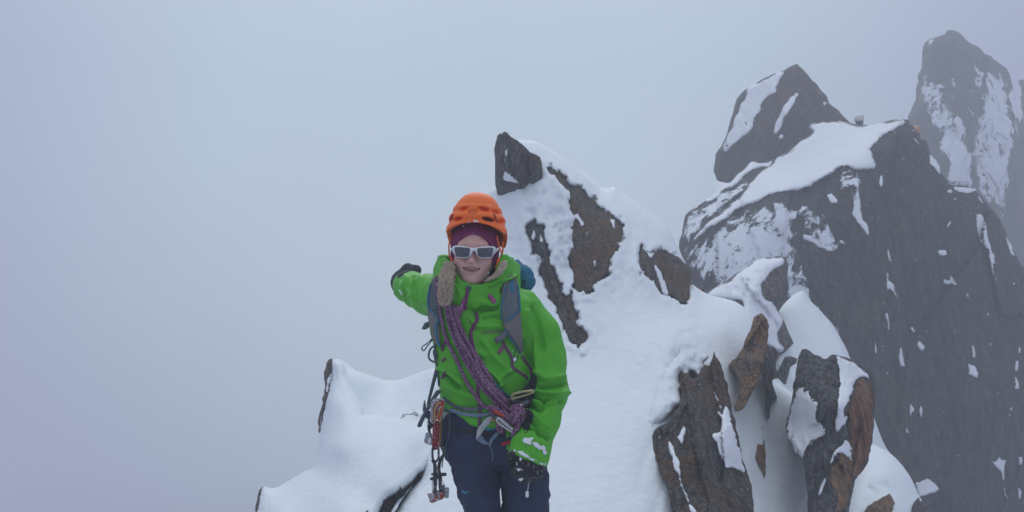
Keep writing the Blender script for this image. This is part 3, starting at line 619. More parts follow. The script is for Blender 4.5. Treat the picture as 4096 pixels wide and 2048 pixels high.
for s in ("530,480 545,500 560,540 545,550 530,520 505,505 505,490", "575,580 585,575 580,610 590,640 578,625", "610,720 622,715 620,760 612,770", "700,510 725,515 720,580 712,560 700,540"):
    patch('rime_patch', R(4, s), hB_f, T_rime, lift=.02, rp=6, sink=.008, sp=5, parent=hB, jag=4, erode=8, thick=.04, seed=len(s))
hC, hC_f = onridge('dark_rock', S_C, 4, M_darkrock, 'long dark rock blade rimmed with rime beside the brown slab', -.02, 8, .05, .04, 70, 75, .2)
for s in ("300,560 312,590 320,650 305,630 285,600", "335,560 348,600 350,680 358,740 340,770 345,690 335,620", "300,690 330,690 345,730 330,770 310,730"):
    patch('rime_patch', R(4, s), hC_f, T_rime, lift=.03, rp=6, sink=.008, sp=5, parent=hC, jag=4, erode=8, thick=.04, seed=len(s))
hC2, _ = onridge('rock_spur', S_C2, 4, M_brown, 'brown rock spur poking out of the snow below the dark blade', -.02, 8, .05, .035, 75, 76, .18)
hD, hD_f = onridge('ridge_shoulder_rock', S_D, 4, M_brown, 'brown rock with a snow streak on the right shoulder of the ridge', -.02, 10, .05, .045, 78, 77, .25)
patch('snow_streak', R(4, "920,752 935,748 962,785 985,850 998,902 970,898 950,850 935,800"), hD_f, T_near, lift=.04, rp=7, sink=.01, sp=5, parent=hD, jag=2, erode=6)
patch('snow_cap', R(4, "852,610 880,640 905,680 930,660 972,648 1030,690 1000,690 965,668 925,690 905,715 880,690 860,660"), hD_f, T_rime, lift=.05, rp=8, sink=.01, sp=5, parent=hD, jag=4, erode=9)

# --- near rocks on the right
EL = lambda pts: [(*R(6, a)[0], d) for a, d in pts]
nE, nE_f = onridge('streaked_rock', "485,408 505,455 522,502 545,560 560,622 572,690 582,742 598,800 610,852 625,930 642,1005 662,1082 690,1150 700,1220 706,1290 715,1500 300,1500 265,1290 240,1200 215,1132 190,1060 152,982 140,930 140,880 150,850 172,832 210,812 240,790 262,750 290,710 302,660 298,600 305,540 345,522 365,560 400,552 425,485 462,492 475,440", 6, M_edge, 'big dark streaked rock with snow running down it at the foot of the slope', .02, 7, .04, .05, 80, 81, .20, sp=7, jag=5, thick=.6,
    tilt=EL([('485,410', 5.75), ('300,540', 5.6), ('140,900', 5.1), ('270,1290', 4.45), ('380,700', 5.2), ('400,1000', 4.75), ('560,640', 5.6), ('500,900', 4.95), ('650,1060', 5.25), ('500,1280', 4.35), ('705,1290', 4.75), ('500,1500', 4.1)]))
for s, j in (("470,870 510,850 525,790 500,740 530,760 545,690 575,770 600,850 625,950 655,1082 620,1070 590,1062 540,1040 515,970 490,915", 5), ("480,610 492,640 515,690 525,735 500,690 482,650", 2), ("232,895 262,935 285,985 302,1030 310,1120 340,1200 392,1292 350,1292 322,1200 300,1140 255,1015", 4), ("278,880 310,830 327,808 327,895 308,925 292,900", 4), ("180,870 195,880 192,902 182,895", 2)):
    patch('snow_patch', R(6, s), nE_f, T_near, lift=.045, rp=12, sink=.01, sp=6, parent=nE, jag=j, thick=.08, seed=len(s), erode=11)
# snow lip hanging over its left edge
patch('snow_lip', R(6, "150,700 200,560 280,440 320,330 370,340 410,390 440,430 435,470 430,500 422,520 418,560 395,545 372,520 345,515 330,540 305,530 298,570 305,620 300,690 275,720 250,755 225,770 190,800 150,840 120,800"), lambda x, y: np.minimum(rg_f(x, y), nE_f(x, y) + .02), M_snow, lift=.035, rp=40, sink=.06, sp=7, jag=7, thick=.2, parent=nE, disp=snow_disp(5.5, .8, ((2720, 1500, 250, 250, .8),), seed=15))
nF, nF_f = onridge('leaning_slab', "740,207 755,218 770,242 783,280 778,330 776,385 765,430 752,482 738,530 722,582 700,620 682,652 660,700 648,722 620,738 600,742 598,715 612,660 632,600 618,570 600,542 582,510 562,490 580,465 602,452 622,420 642,392 655,345 682,300 692,262 705,228", 6, M_slab, 'rust-brown rock slab leaning upright out of the snow', .02, 5, .03, .035, 108, 83, .2, sp=6, jag=2.5, thick=.22,
    tilt=EL([('740,210', 6.6), ('690,450', 6.15), ('600,740', 5.85), ('570,490', 6.35), ('770,380', 6.4), ('700,600', 6.05)]))
patch('rime_patch', R(6, "745,268 755,272 750,285 742,280"), nF_f, M_snow, lift=.02, rp=4, sink=.01, sp=5, parent=nF)
nG, _ = onridge('narrow_rock', "792,388 812,395 827,412 824,450 820,502 808,550 800,582 815,630 827,668 800,690 790,702 787,740 785,772 772,782 762,700 755,605 742,525 752,470 765,430 778,400", 6, M_grey, 'narrow dark grey rock blade standing behind the leaning slab', .02, 5, .03, .03, 85, 84, .16, sp=6, jag=2.5, thick=.25,
    tilt=EL([('800,390', 6.85), ('770,600', 6.45), ('785,780', 6.3), ('825,660', 6.6)]))
nH, _ = onridge('rock_fin', "735,760 742,752 752,830 762,905 768,1000 769,1145 756,1110 742,1062 722,1025 707,992 712,940 722,908 745,920 748,880 740,820", 6, M_slab, 'thin brown rock fin in the snow runnel below the leaning slab', .06, 8, .06, .02, 85, 85, .14, sp=5, jag=2, thick=.2)
bl_out = "960,407 985,405 1002,410 1030,432 1052,442 1075,452 1095,452 1115,440 1132,435 1165,440 1200,450 1235,468 1262,480 1300,500 1332,512 1342,535 1352,562 1356,620 1362,682 1354,740 1352,802 1345,880 1336,950 1322,1005 1302,1052 1275,1085 1250,1112 1246,1140 1240,1162 1225,1225 1212,1290 1190,1500 985,1500 996,1290 992,1200 985,1120 970,1010 930,940 890,880 870,820 882,780 895,730 906,682 915,602 922,550 930,502 938,460 946,430"
nI, nI_f = onridge('rust_edged_block', bl_out, 6, M_grey, 'tall rock block with a rust-orange right edge and snow on top', .02, 7, .04, .05, 94, 86, .20, sp=7, jag=3, thick=.6,
    tilt=EL([('960,410', 6.2), ('1100,450', 6.0), ('1330,515', 6.4), ('890,800', 6.1), ('1000,700', 5.7), ('1140,700', 5.4), ('1230,700', 5.55), ('1355,700', 6.1), ('990,1000', 5.6), ('1100,1000', 5.2), ('1300,1040', 5.75), ('1000,1290', 5.3), ('1100,1290', 4.95), ('1210,1290', 5.2), ('1100,1500', 4.8)]))
relief('rust_face', R(6, "1262,560 1290,555 1325,575 1345,570 1352,600 1358,682 1350,740 1349,802 1342,880 1333,948 1318,1003 1298,1050 1272,1083 1247,1110 1236,1160 1215,1240 1200,1290 1130,1290 1150,1210 1120,1150 1090,1110 1110,1060 1150,1000 1180,930 1215,880 1205,820 1210,780 1200,740 1232,670 1246,605"), lambda x, y: nI_f(x, y) - .03, M_rust, sp=8, rp=14, rm=.06, thick=.2, jag=4, smooth=False, disp=rock_disp(5.5, 100, .03, 87, .18), parent=nI, label='rust-orange weathered face', seed=88)
for s, m, l, j in (("1145,440 1170,442 1202,455 1245,475 1282,500 1312,528 1332,552 1326,574 1300,560 1280,558 1262,575 1246,602 1232,662 1210,705 1190,742 1202,800 1180,830 1150,862 1140,842 1145,780 1152,700 1162,602 1158,540 1155,492 1135,475 1112,478 1125,465 1150,470", M_snow, .07, 3),
      ("1098,1058 1110,1010 1130,962 1165,925 1200,893 1236,930 1240,960 1236,1012 1215,1000 1190,985 1162,970 1140,1000 1122,1032", M_snow, .06, 4), ("912,640 950,608 1000,618 1015,660 1055,715 1050,762 1072,800 1097,850 1085,880 1050,900 1000,950 985,985 965,1000 920,960 880,900 862,830 880,780 900,720", M_rime, .035, 5), ("1040,1190 1060,1150 1085,1100 1095,1120 1075,1180 1050,1215", M_snow, .04, 4), ("1190,765 1212,758 1205,800 1188,818 1180,790", M_snow, .05, 2)):
    patch('snow_patch', R(6, s), nI_f, T_near, lift=l * .8, rp=12, sink=.01, sp=6, parent=nI, jag=j, thick=.1, seed=len(s), erode=28 if m is M_rime else 12)
hump, hp_f = relief('snow_hump', R(6, "1190,1330 1240,1150 1290,1000 1338,922 1390,940 1440,968 1490,1015 1540,1080 1570,1135 1592,1185 1620,1240 1645,1290 1720,1500 1750,1900 1000,1900 1100,1500"), rbf(EL([('1340,925', 8.2), ('1440,970', 8.0), ('1590,1185', 7.6), ('1400,1100', 7.2), ('1250,1200', 6.9), ('1450,1280', 6.7), ('1640,1290', 7.3), ('1400,1600', 6), ('1200,1500', 6)])), M_snow, sp=10, rp=50, rm=.5, thick=.8, disp=snow_disp(7, 1., ((3500, 1960, 120, 60, .8),), seed=25), kind='structure')
jr, jr_f = relief('brown_boulder', R(6, "1290,1290 1312,1255 1350,1225 1390,1205 1440,1180 1462,1200 1470,1240 1455,1290 1500,1300 1440,1480 1200,1480 1240,1330"), lambda x, y: hp_f(x, y) - .12, M_rust, sp=8, rp=20, rm=.2, thick=.5, jag=4, smooth=False, disp=rock_disp(6.8, 100, .05, 90, .25), seed=90)
things(jr, 'brown boulder under the rounded snow hump', 'boulder')
jr2, _ = relief('corner_rock', R(6, "1592,1198 1608,1220 1640,1262 1655,1300 1720,1480 1480,1480 1530,1320 1560,1250"), lambda x, y: hp_f(x, y) - .1, M_darkrock, sp=8, rp=16, rm=.18, thick=.5, jag=4, smooth=False, disp=rock_disp(7, 100, .05, 92, .25), seed=92)
things(jr2, 'pointed dark rock at the right foot of the snow hump')

# --- left: snow wall and mound
sw, sw_f = relief('snow_wall', R(7, "760,180 800,198 830,222 890,246 960,272 1020,293 1070,310 1150,317 1230,302 1310,268 1360,250 1400,236 1470,224 1600,210 1750,260 1850,500 1800,800 1300,1000 800,800 720,400"), rbf([(*R(7, a)[0], d) for a, d in (('800,200', 6.7), ('1100,310', 7.4), ('1310,268', 7.2), ('1450,230', 6.8), ('950,520', 6.5), ('1150,450', 6.9), ('1300,450', 6.5), ('1200,600', 6.2), ('900,350', 6.6), ('1500,600', 6.2), ('1200,900', 5.9))]), M_snow, sp=9, rp=40, rm=.35, thick=.6, disp=snow_disp(6.5, 1.2, seed=26), kind='structure')
md_out = R(7, "690,185 702,168 742,158 785,188 798,225 805,270 825,330 852,392 880,440 905,482 920,515 926,545 930,568 960,575 1040,572 1080,580 1120,592 1200,590 1240,565 1290,545 1330,535 1380,520 1420,560 1470,640 1490,760 1460,880 1410,975 1375,1002 1345,1012 1300,1060 1250,1100 1220,1125 1180,1150 1120,1180 1080,1230 1040,1300 960,1500 800,2200 -200,2200 40,1500 100,1340 130,1270 150,1190 190,1105 250,1112 300,1102 370,1060 440,1020 500,985 555,958 578,880 600,780 612,700 628,620 645,540 655,470 668,410 680,340 690,260")
md_d = rbf([(*R(7, a)[0], d) for a, d in (('740,165', 6.4), ('690,300', 6.35), ('900,480', 5.95), ('930,570', 5.7), ('1200,590', 5.6), ('1400,560', 5.7), ('780,500', 5.7), ('620,720', 5.9), ('560,960', 5.7), ('300,1100', 5.5), ('180,1105', 5.5), ('130,1270', 5.3), ('750,800', 5.05), ('1000,700', 5.1), ('1300,700', 5.0), ('1400,950', 4.9), ('1330,1010', 4.75), ('1050,1000', 4.55), ('1050,1250', 4.4), ('600,1100', 4.85), ('300,1280', 4.8), ('800,1280', 4.2), ('500,2200', 3.6), ('700,1600', 4.0), ('0,1800', 4.6))])
md, md_f = relief('snow_mound', md_out, md_d, M_snow, sp=9, rp=34, rm=.32, thick=.6, disp=snow_disp(5, 1., ((1720, 1650, 160, 60, .9), (1050, 2010, 100, 60, .7)), seed=27), kind='structure', shrink=.95, drop=.1)
tag(md, None, 'rounded snow mound left of the climber')
def onmound(name, s, mat, label, lift=.05, rp=10, amp=.03, seed=0, jag=3, base=None, **kw):
    o, f = relief(name, R(7, s), (lambda x, y: (base or md_f)(x, y) - lift), mat, sp=6, rp=rp, rm=lift + .08, thick=.3, jag=jag, smooth=False, disp=rock_disp(5.5, 80, amp, seed, .15), seed=seed, flat=True, **kw)
    things(o, label); return o, f
lt, lt_f = onmound('crest_rock', "692,157 672,168 658,182 650,215 641,262 632,300 640,322 650,345 642,385 640,410 624,452 632,485 630,525 615,560 602,585 598,620 593,640 598,680 604,705 612,695 622,640 640,560 660,470 690,360 705,280 712,230 705,180", M_brown, 'brown rock edge along the top of the left snow mound', .03, 8, .03, 101)
patch('rime_patch', R(7, "712,180 716,240 700,300 680,350 660,420 642,500 630,590 615,690 600,700 610,640 622,560 640,470 655,400 648,350 660,310 680,290 695,240 700,200"), lt_f, T_rime, lift=.03, rp=6, sink=.008, sp=5, parent=lt, jag=4, erode=8, thick=.04)
onmound('mound_side_rock', "188,1103 172,1108 158,1140 148,1190 132,1260 122,1300 90,1400 130,1400 155,1290 172,1210 182,1150", M_darkrock, 'thin rock edge at the low left end of the snow mound', .02, 6, .02, 102, 2)
onmound('mound_edge_rock', "1348,1008 1354,1020 1330,1060 1302,1090 1270,1120 1235,1152 1222,1170 1175,1210 1150,1250 1110,1330 1040,1420 1040,1330 1062,1262 1072,1205 1100,1185 1150,1165 1178,1150 1186,1110 1205,1082 1220,1130 1242,1132 1280,1085 1310,1042 1325,1018", M_darkrock, 'dark rock rim showing under the snow mound beside the climber', .06, 9, .035, 103, 4)
onmound('snowed_stone', "300,1200 335,1182 355,1190 362,1210 345,1230 320,1250 280,1270 262,1260", M_darkrock, 'half-buried stone in the low left snow', .0, 12, .03, 104, 4)
onmound('small_dark_stone', "935,1287 948,1272 965,1264 978,1275 972,1300 950,1320 930,1310", M_darkrock, 'small dark stone in the snow at the mound foot', .02, 8, .02, 105, 2)
onmound('crumbly_stone', "1198,598 1215,562 1260,548 1320,540 1345,560 1330,600 1300,585 1260,580 1230,590 1210,605", M_cliffrime, 'snow-crusted stone on the mound behind the hanging straps', .03, 12, .04, 106, 4)
st2, _ = relief('upright_stone', R(7, "1376,470 1384,462 1392,500 1390,540 1376,580 1368,530"), const(5.5), M_darkrock, sp=5, rp=6, rm=.05, thick=.1, jag=1.5, smooth=False)
things(st2, 'small upright stone standing on the snow behind the grey strap')

# ================================================================== THE CLIMBER
D0 = 3.05
M_skin = plain('skin', (.70, .41, .35), .5, .08, 60, .08, 400, .35)
M_lip = plain('lips', (.50, .24, .22), .45, .08, 80, 0)
M_teeth = plain('teeth', (.72, .68, .62), .35, .03, 80, 0)
M_green = plain('green_shell', (.082, .43, .014), .5, .06, 9, .18, 60, .3, bd=.004)
M_purple = plain('purple_tape', (.17, .03, .13), .5, .1, 60, .1)
M_pullp = plain('magenta_pull', (.30, .05, .20), .5, .1, 60, .1)
M_orange = plain('orange_foam', (.98, .165, .012), .5, .05, 60, .1, 500, .35)
M_orange2 = plain('dark_orange', (.42, .045, .02), .5, .1, 60, .1)
M_hat = plain('magenta_fleece', (.20, .03, .11), .95, .2, 90, .6, 500, .1, frost=.05, fscale=420, fcol=(.45, .3, .4))
M_white = plain('white_plastic', (.80, .82, .85), .35, .02, 30, 0, spec=.5)
M_lens = plain('dark_lens', (.05, .06, .076), .1, .3, 60, 0, spec=.9)
M_navy = plain('navy_softshell', (.026, .038, .078), .8, .18, 16, .3, 90, .2, bd=.004)
M_cyan = plain('cyan_layer', (.03, .27, .46), .7, .1, 30, .1)
M_black = plain('black_glove', (.014, .014, .016), .65, .3, 60, .4, 150, .3, frost=.06, fscale=90)
M_glovegrey = plain('grey_glove', (.045, .048, .056), .75, .2, 60, .3, 150, .2)
M_grey = plain('strap_grey', (.12, .135, .155), .75, .12, 40, .3, 300, .2)
M_taupe = plain('strap_taupe', (.17, .165, .16), .8, .1, 40, .3, 300, .2)
M_slate = plain('slate_webbing', (.085, .11, .125), .75, .12, 60, .3, 400, .2)
M_teal = plain('teal_nylon', (.012, .15, .24), .6, .15, 20, .3, 120, .3, bd=.004)
M_web = plain('pale_webbing', (.42, .43, .45), .8, .1, 60, .3, 400, .2)
M_bluegrey = plain('bluegrey_webbing', (.17, .22, .30), .75, .1, 60, .3, 400, .2)
M_metal = plain('brushed_metal', (.5, .5, .5), .35, .1, 40, 0, metal=.9)
M_dmetal = plain('dull_metal', (.30, .31, .32), .45, .1, 60, .2, metal=.6, frost=.3, fscale=150)
M_brass = plain('gold_metal', (.42, .38, .20), .35, .1, 40, 0, metal=.85)
M_cable = plain('black_cable', (.03, .03, .032), .6, .2, 80, .2, frost=.18, fscale=140)
M_sred = plain('red_sling', (.20, .022, .03), .8, .2, 80, .4, 300, .2, frost=.2, fscale=130)
M_syel = plain('yellow_sling', (.30, .19, .02), .8, .2, 80, .4, 300)
M_redl = plain('red_cam_lobe', (.36, .06, .04), .5, .15, 80, .1, frost=.22, fscale=120)
M_red = plain('red_tape', (.50, .022, .04), .6, .1, 60, .1)
M_rope = plain('purple_rope', (.155, .042, .12), .9, .45, 260, .9, 420, .1, bd=.003, frost=.42, fscale=300, fcol=(.55, .44, .53))
M_ropeg = plain('green_rope', (.02, .11, .10), .85, .5, 420, .8, 500, .1, bd=.002)
M_hair = plain('frosted_blond_hair', (.56, .43, .29), .7, .3, 120, 0, frost=.35, fscale=260)
M_hairb = plain('brown_hair', (.15, .085, .04), .7, .3, 120, 0)
M_dark = plain('dark_fabric', (.02, .022, .028), .85, .2, 60, .2)
M_clump = snow_mat('clinging_snow', (.84, .87, .9), .9, 6)

T_cl = thin_snow('thin_clinging_snow', (.82, .85, .88), 90., 1.)
person = empty('person', (P(1950, 1400, D0)[0], D0, .02), 'climber in green jacket and orange helmet, one arm stretched out behind, on the snow ridge', 'person')
def W3(px, py, d): return np.array(P(px, py, d))
px2m = D0 / F

# ---- head and neck: one body mesh (head, neck, chest under the jacket)
HC = W3(1899, 1009, 3.06)     # between the eyes' level, head centre
roll = math.radians(2.0); yaw = math.radians(-3); tilt = math.radians(-4)
HM = np.array(Matrix.Rotation(roll, 3, 'Y') @ Matrix.Rotation(yaw, 3, 'Z') @ Matrix.Rotation(tilt, 3, 'X'))
def H(x, y, z): return HC + HM @ np.array([x, y, z])
def hloc(X, Y, Z):
    x, y, z = X - HC[0], Y - HC[1], Z - HC[2]; m = HM
    return m[0][0] * x + m[1][0] * y + m[2][0] * z, m[0][1] * x + m[1][1] * y + m[2][1] * z, m[0][2] * x + m[1][2] * y + m[2][2] * z
fd = Field(HC - np.array([.2, .15, .36]), HC + np.array([.2, .17, .13]), .0026)
def he(c, r, k=.012, op='add'): fd.put(ell(H(*c), r, HM), k, op)
he((0, .0, .03), (.073, .092, .085)); he((0, -.03, -.035), (.063, .06, .083), .03); he((0, -.040, -.078), (.053, .046, .044), .03)
he((0, -.075, -.102), (.023, .018, .017), .025)
for s in (-1, 1): he((s * .040, -.060, -.037), (.025, .028, .026), .02)
he((0, -.082, .020), (.052, .014, .014), .02)
for s in (-1, 1): he((s * .032, -.102, .0), (.017, .014, .011), .012, 'sub')
fd.put(cap(H(0, -.09, .006), H(0, -.110, -.034), .007, .0095), .012)
he((0, -.111, -.038), (.010, .009, .008), .008)
for s in (-1, 1): he((s * .011, -.101, -.040), (.008, .010, .007), .006)
for s in (-1, 1): he((s * .0055, -.1105, -.0465), (.0035, .006, .003), .003, 'sub')
he((0, -.083, -.066), (.034, .018, .022), .02)
he((0, -.1005, -.0585), (.020, .006, .0040), .005)
for s in (-1, 1): he((s * .018, -.0955, -.0595), (.011, .006, .0035), .005)
he((0, -.097, -.0805), (.020, .007, .0050), .006)
he((0, -.104, -.0700), (.015, .020, .0050), .003, 'sub')
for s in (-1, 1): he((s * .0190, -.098, -.0655), (.0100, .020, .0040), .003, 'sub'); he((s * .0275, -.094, -.0620), (.0050, .014, .0028), .002, 'sub')
for s in (-1, 1): he((s * .074, .01, -.012), (.012, .022, .032), .008)
fd.put(cap(H(0, .012, -.08), W3(1905, 1200, 3.11), .053, .062), .02)
fd.put(ell(W3(1915, 1300, 3.10), (.15, .09, .12)), .04)
V, Q = fd.mesh()
body = mk('body', V, Q, M_skin, person)
# lips take a redder tone
body.data.materials.append(M_lip)
lx, ly, lz = hloc(V[:, 0], V[:, 1], V[:, 2])
lipm = ((lx / .029) ** 2 + ((lz + .0690) / .0145) ** 2 < 1) & (ly < -.087)
fi = lipm[Q].all(1); body.data.polygons.foreach_set('material_index', fi.astype(np.int32))
vv, ff = [], []
tt = []
for i in range(-4, 5):      # upper teeth
    a = i * .0052; tt.append((H(a, -.0915 + 11 * a * a, -.0655 + 4 * a * a), .0030 if abs(i) < 2 else .0026))
fd2 = Field(HC + np.array([-.05, -.13, -.1]), HC + np.array([.05, -.05, -.04]), .0016)
for c, r in tt: fd2.put(ell(c, (r, .003, .0040), HM), .001)
V2, Q2 = fd2.mesh(); mk('teeth', V2, Q2, M_teeth, person)
for s in (-1, 1):
    f3 = Field(H(s * .032, -.086, 0) - .016, H(s * .032, -.086, 0) + .016, .002); f3.put(ell(H(s * .032, -.086, 0), (.0115,) * 3), .001)
    V3, Q3 = f3.mesh(); mk('eye', V3, Q3, M_white, person)

# ---- hat
fh = Field(HC - np.array([.12, .13, .10]), HC + np.array([.12, .15, .15]), .003)
fh.put(ell(H(0, .004, .028), (.0865, .103, .095), HM), .005)
for s in (-1, 1): fh.put(ell(H(s * .073, .004, -.022), (.0135, .045, .062), HM), .012)
def hat_cut(X, Y, Z):
    x, y, z = hloc(X, Y, Z)
    ax = np.abs(x - .002); e = .056 - .034 * np.clip(ax / .058, 0, 1) ** 2 - .12 * sstep(.058, .068, ax); e = np.where(y > .02, -.08, e)
    return np.maximum(e - z, -((x / .0665) ** 2 + (y / .095) ** 2 + ((z - .02) / .089) ** 2 - 1) * .04 * (y > -.2))
fh.cut(hat_cut); V, Q = fh.mesh(); hat = mk('hat', V, Q, M_hat, person)

# ---- helmet
fk = Field(HC + np.array([-.14, -.16, -.01]), HC + np.array([.15, .17, .26]), .0028)
def helm(X, Y, Z):
    x, y, z = hloc(X, Y, Z); x = x - .004; z0 = .070
    zz = (z - z0)
    rx = .1035 + .007 * sstep(.04, -.01, zz) - .003 * sstep(.058, .066, zz) - .003 * sstep(.088, .095, zz) + .0025 * np.sin(zz * 160) * sstep(0, .03, zz) * sstep(.1, .06, zz)
    ry = rx * 1.22; rz = .146
    k = (np.abs(x / rx) ** 2.35 + np.abs((y - .006) / ry) ** 2.35 + np.abs(np.maximum(zz, 0) / rz) ** 2.2) ** (1 / 2.3)
    o = (k - 1) * rx
    e = .096 - .030 * np.clip(np.abs(x) / .1, 0, 1) ** 2 - .045 * sstep(.0, .09, y)
    return np.maximum(np.maximum(o, -(o + .02)), e - z)
lo_h = HC + np.array([-.13, -.15, .0]); hi_h = HC + np.array([.13, .16, .25])
fk.put((helm, lo_h, hi_h), .002)
def vent(px, py, w, h, rot, depth=.018, d=2.955):
    c = W3(px, py, d); Rm = np.array(Matrix.Rotation(rot, 3, 'Y'))
    fk.put(ell(c, (w, depth * 2.4, h), Rm), .003, 'sub', .01)
for a, b, w_, h_, r_ in ((310, 285, .0225, .0080, -.24), (570, 290, .0245, .0082, .24), (235, 412, .0215, .0072, -.20), (628, 420, .026, .0076, .19)):
    x, y = R(8, '%f,%f' % (a, b))[0]; vent(x, y, w_, h_, r_)
for a, b, w_, h_, r_, dd in ((740, 335, .021, .008, .3, 2.99), (785, 438, .015, .008, -.35, 3.0), (190, 310, .008, .0065, -.4, 2.99), (725, 272, .014, .0035, .45, 2.985), (170, 400, .006, .012, .3, 2.995)):
    x, y = R(8, '%f,%f' % (a, b))[0]; vent(x, y, w_, h_, r_, .012, dd)
V, Q = fk.mesh(); helmet = mk('helmet', V, Q, M_orange, person, label='orange foam climbing helmet with vents and a few specks of snow')
hb_h = hitter(BVHTree.FromPolygons(V.tolist(), Q.tolist()), 2.95)
for s in ("196,348 180,385 150,442", "690,350 712,400 738,458"): band('strap_guide', R(8, s), 9, hb_h, M_orange2, helmet, .002, .004)
for s, l in (("358,470 368,452 390,448 410,465 415,488 390,497 365,490", .006), ("690,252 715,262 760,290 745,292 705,275", .003), ("410,385 420,378 428,395 415,405", .002), ("440,432 500,430 520,455 480,462 440,452", .0015)):
    patch('snow_speck', R(8, s), hb_h, M_clump, lift=l, rp=5, sink=.002, sp=3, parent=helmet, jag=2, thick=.006)
# embossed maker's mark
def letters(txt, quad, hd, mat, parent, name, lift=.0012, ext=.0015, shear=0):
    """lettering laid on a surface: quad = pixel positions of left-bottom, right-bottom, left-top"""
    c = bpy.data.curves.new('t', 'FONT'); c.body = txt; c.resolution_u = 3; o = bpy.data.objects.new('t', c); COL.objects.link(o)
    bpy.context.view_layer.update(); me = o.to_mesh(); v = np.array([x.co[:] for x in me.vertices]); fs = [list(p.vertices) for p in me.polygons]; o.to_mesh_clear()
    bpy.data.objects.remove(o); bpy.data.curves.remove(c)
    lo, hi = v.min(0), v.max(0); u = (v[:, 0] - lo[0]) / (hi[0] - lo[0]); t_ = (v[:, 1] - lo[1]) / (hi[1] - lo[1])
    a, b, e = [np.array(q) for q in quad]; q = a + u[:, None] * (b - a) + t_[:, None] * (e - a)
    d = hd(q[:, 0], q[:, 1]) - lift
    return mk(name, PA(q[:, 0], q[:, 1], d), fs, mat, parent, smooth=False)
letters('PETZL', R(8, "392,344 468,338 390,320"), hb_h, M_orange2, helmet, 'lettering', .0008)
q = R(8, "380,312 395,304 465,302 480,314 482,338 468,350 395,352 380,342 380,312")
tube('logo_outline', drape(q, hb_h, .0, 3), .0009, M_orange2, helmet, n=5, smooth=False)
# chin straps
hb_b = hitter(BVHTree.FromPolygons(np.concatenate([body.data.vertices[0].co * 0 + Vector(WLOC[body.name])][:0] or [np.zeros((0, 3))]).tolist() + [], []), 3.0) if False else None
dv = lambda d: const(d)
for s, wd, dd in (("160,640 142,720 138,790 148,880", 6, 3.03), ("728,625 742,690 760,770 790,850", 6, 3.01), ("800,690 802,770 790,850 770,900", 7, 3.03)):
    band('chin_strap', R(8, s), wd, dv(dd), M_orange, helmet, 0, .004)
for s, dd in (("142,868 158,870 205,955 195,972 178,965", 3.0), ("728,915 755,895 775,900 768,960 745,1015 712,1022 705,1000 722,980", 2.99)):
    relief('strap_clip', R(8, s), const(dd), M_orange, sp=4, rp=4, rm=.003, thick=.012, parent=helmet, shrink=1)

# ---- sunglasses
gx0 = R(8, '448,820')[0][0]
def gd(off): return lambda x, y: 2.930 + off + 9.0 * ((x - gx0) * px2m) ** 2
glasses, _ = relief('sunglasses', R(8, "168,800 172,782 186,755 220,742 275,743 330,750 385,764 430,772 455,771 480,766 520,757 560,754 630,750 690,752 716,772 729,800 716,832 695,848 682,872 668,890 640,898 600,901 550,898 510,892 492,866 478,838 460,812 440,808 425,835 405,866 382,890 330,896 285,896 250,891 225,875 205,852 190,832 174,812"), gd(0), M_white, sp=3.2, rp=5, rm=.003, thick=.006, parent=person, shrink=1)
for s in ("208,770 225,760 300,762 392,774 398,800 388,868 365,882 300,884 240,878 222,862 214,830", "488,786 500,774 560,770 676,768 683,780 680,820 668,876 640,884 580,888 520,884 500,870 492,840"):
    relief('lens', R(8, s), gd(-.0022), M_lens, sp=3.2, rp=4, rm=.001, thick=.004, parent=glasses, shrink=1)
for s in ("172,795 160,780 150,770", "725,800 738,785 748,770"):
    q = R(8, s); tube('temple', [P(*q[0], 2.968), P(*q[1], 3.0), P(*q[2], 3.05)], .0042, M_white, glasses)

# ---- jacket
fj = Field(W3(1560, 1900, 3.05) + np.array([-.06, -.35, .0]), W3(2300, 980, 3.05) + np.array([.02, .62, 0]), .0052)
torso = [(1120, 1850, 1965, 3.09, .075), (1145, 1800, 2020, 3.085, .095), (1165, 1762, 2075, 3.08, .105), (1200, 1735, 2140, 3.075, .118), (1260, 1722, 2150, 3.07, .130), (1340, 1728, 2140, 3.065, .138), (1420, 1744, 2132, 3.06, .142),
         (1500, 1752, 2128, 3.055, .145), (1560, 1763, 2122, 3.055, .142), (1610, 1770, 2115, 3.055, .140), (1660, 1768, 2118, 3.055, .146), (1760, 1762, 2128, 3.055, .15)]
fj.put(loftpx(torso, 2.5), .02)
arm_l = [((2100, 1225, 3.08), 66), ((2160, 1330, 3.07), 74), ((2178, 1430, 3.05), 76), ((2196, 1560, 2.99), 68), ((2166, 1690, 2.91), 57), ((2122, 1790, 2.85), 64), ((2106, 1850, 2.83), 70)]
for (a, ra), (b, rb) in zip(arm_l, arm_l[1:]): fj.put(cap(W3(*a), W3(*b), ra * px2m, rb * px2m), .03)
arm_r = [((1780, 1185, 3.08), .066), ((1722, 1178, 3.22), .068), ((1672, 1163, 3.38), .058), ((1636, 1146, 3.52), .056), ((1626, 1143, 3.56), .057)]
for (a, ra), (b, rb) in zip(arm_r, arm_r[1:]): fj.put(cap(W3(*a), W3(*b), ra, rb), .03)
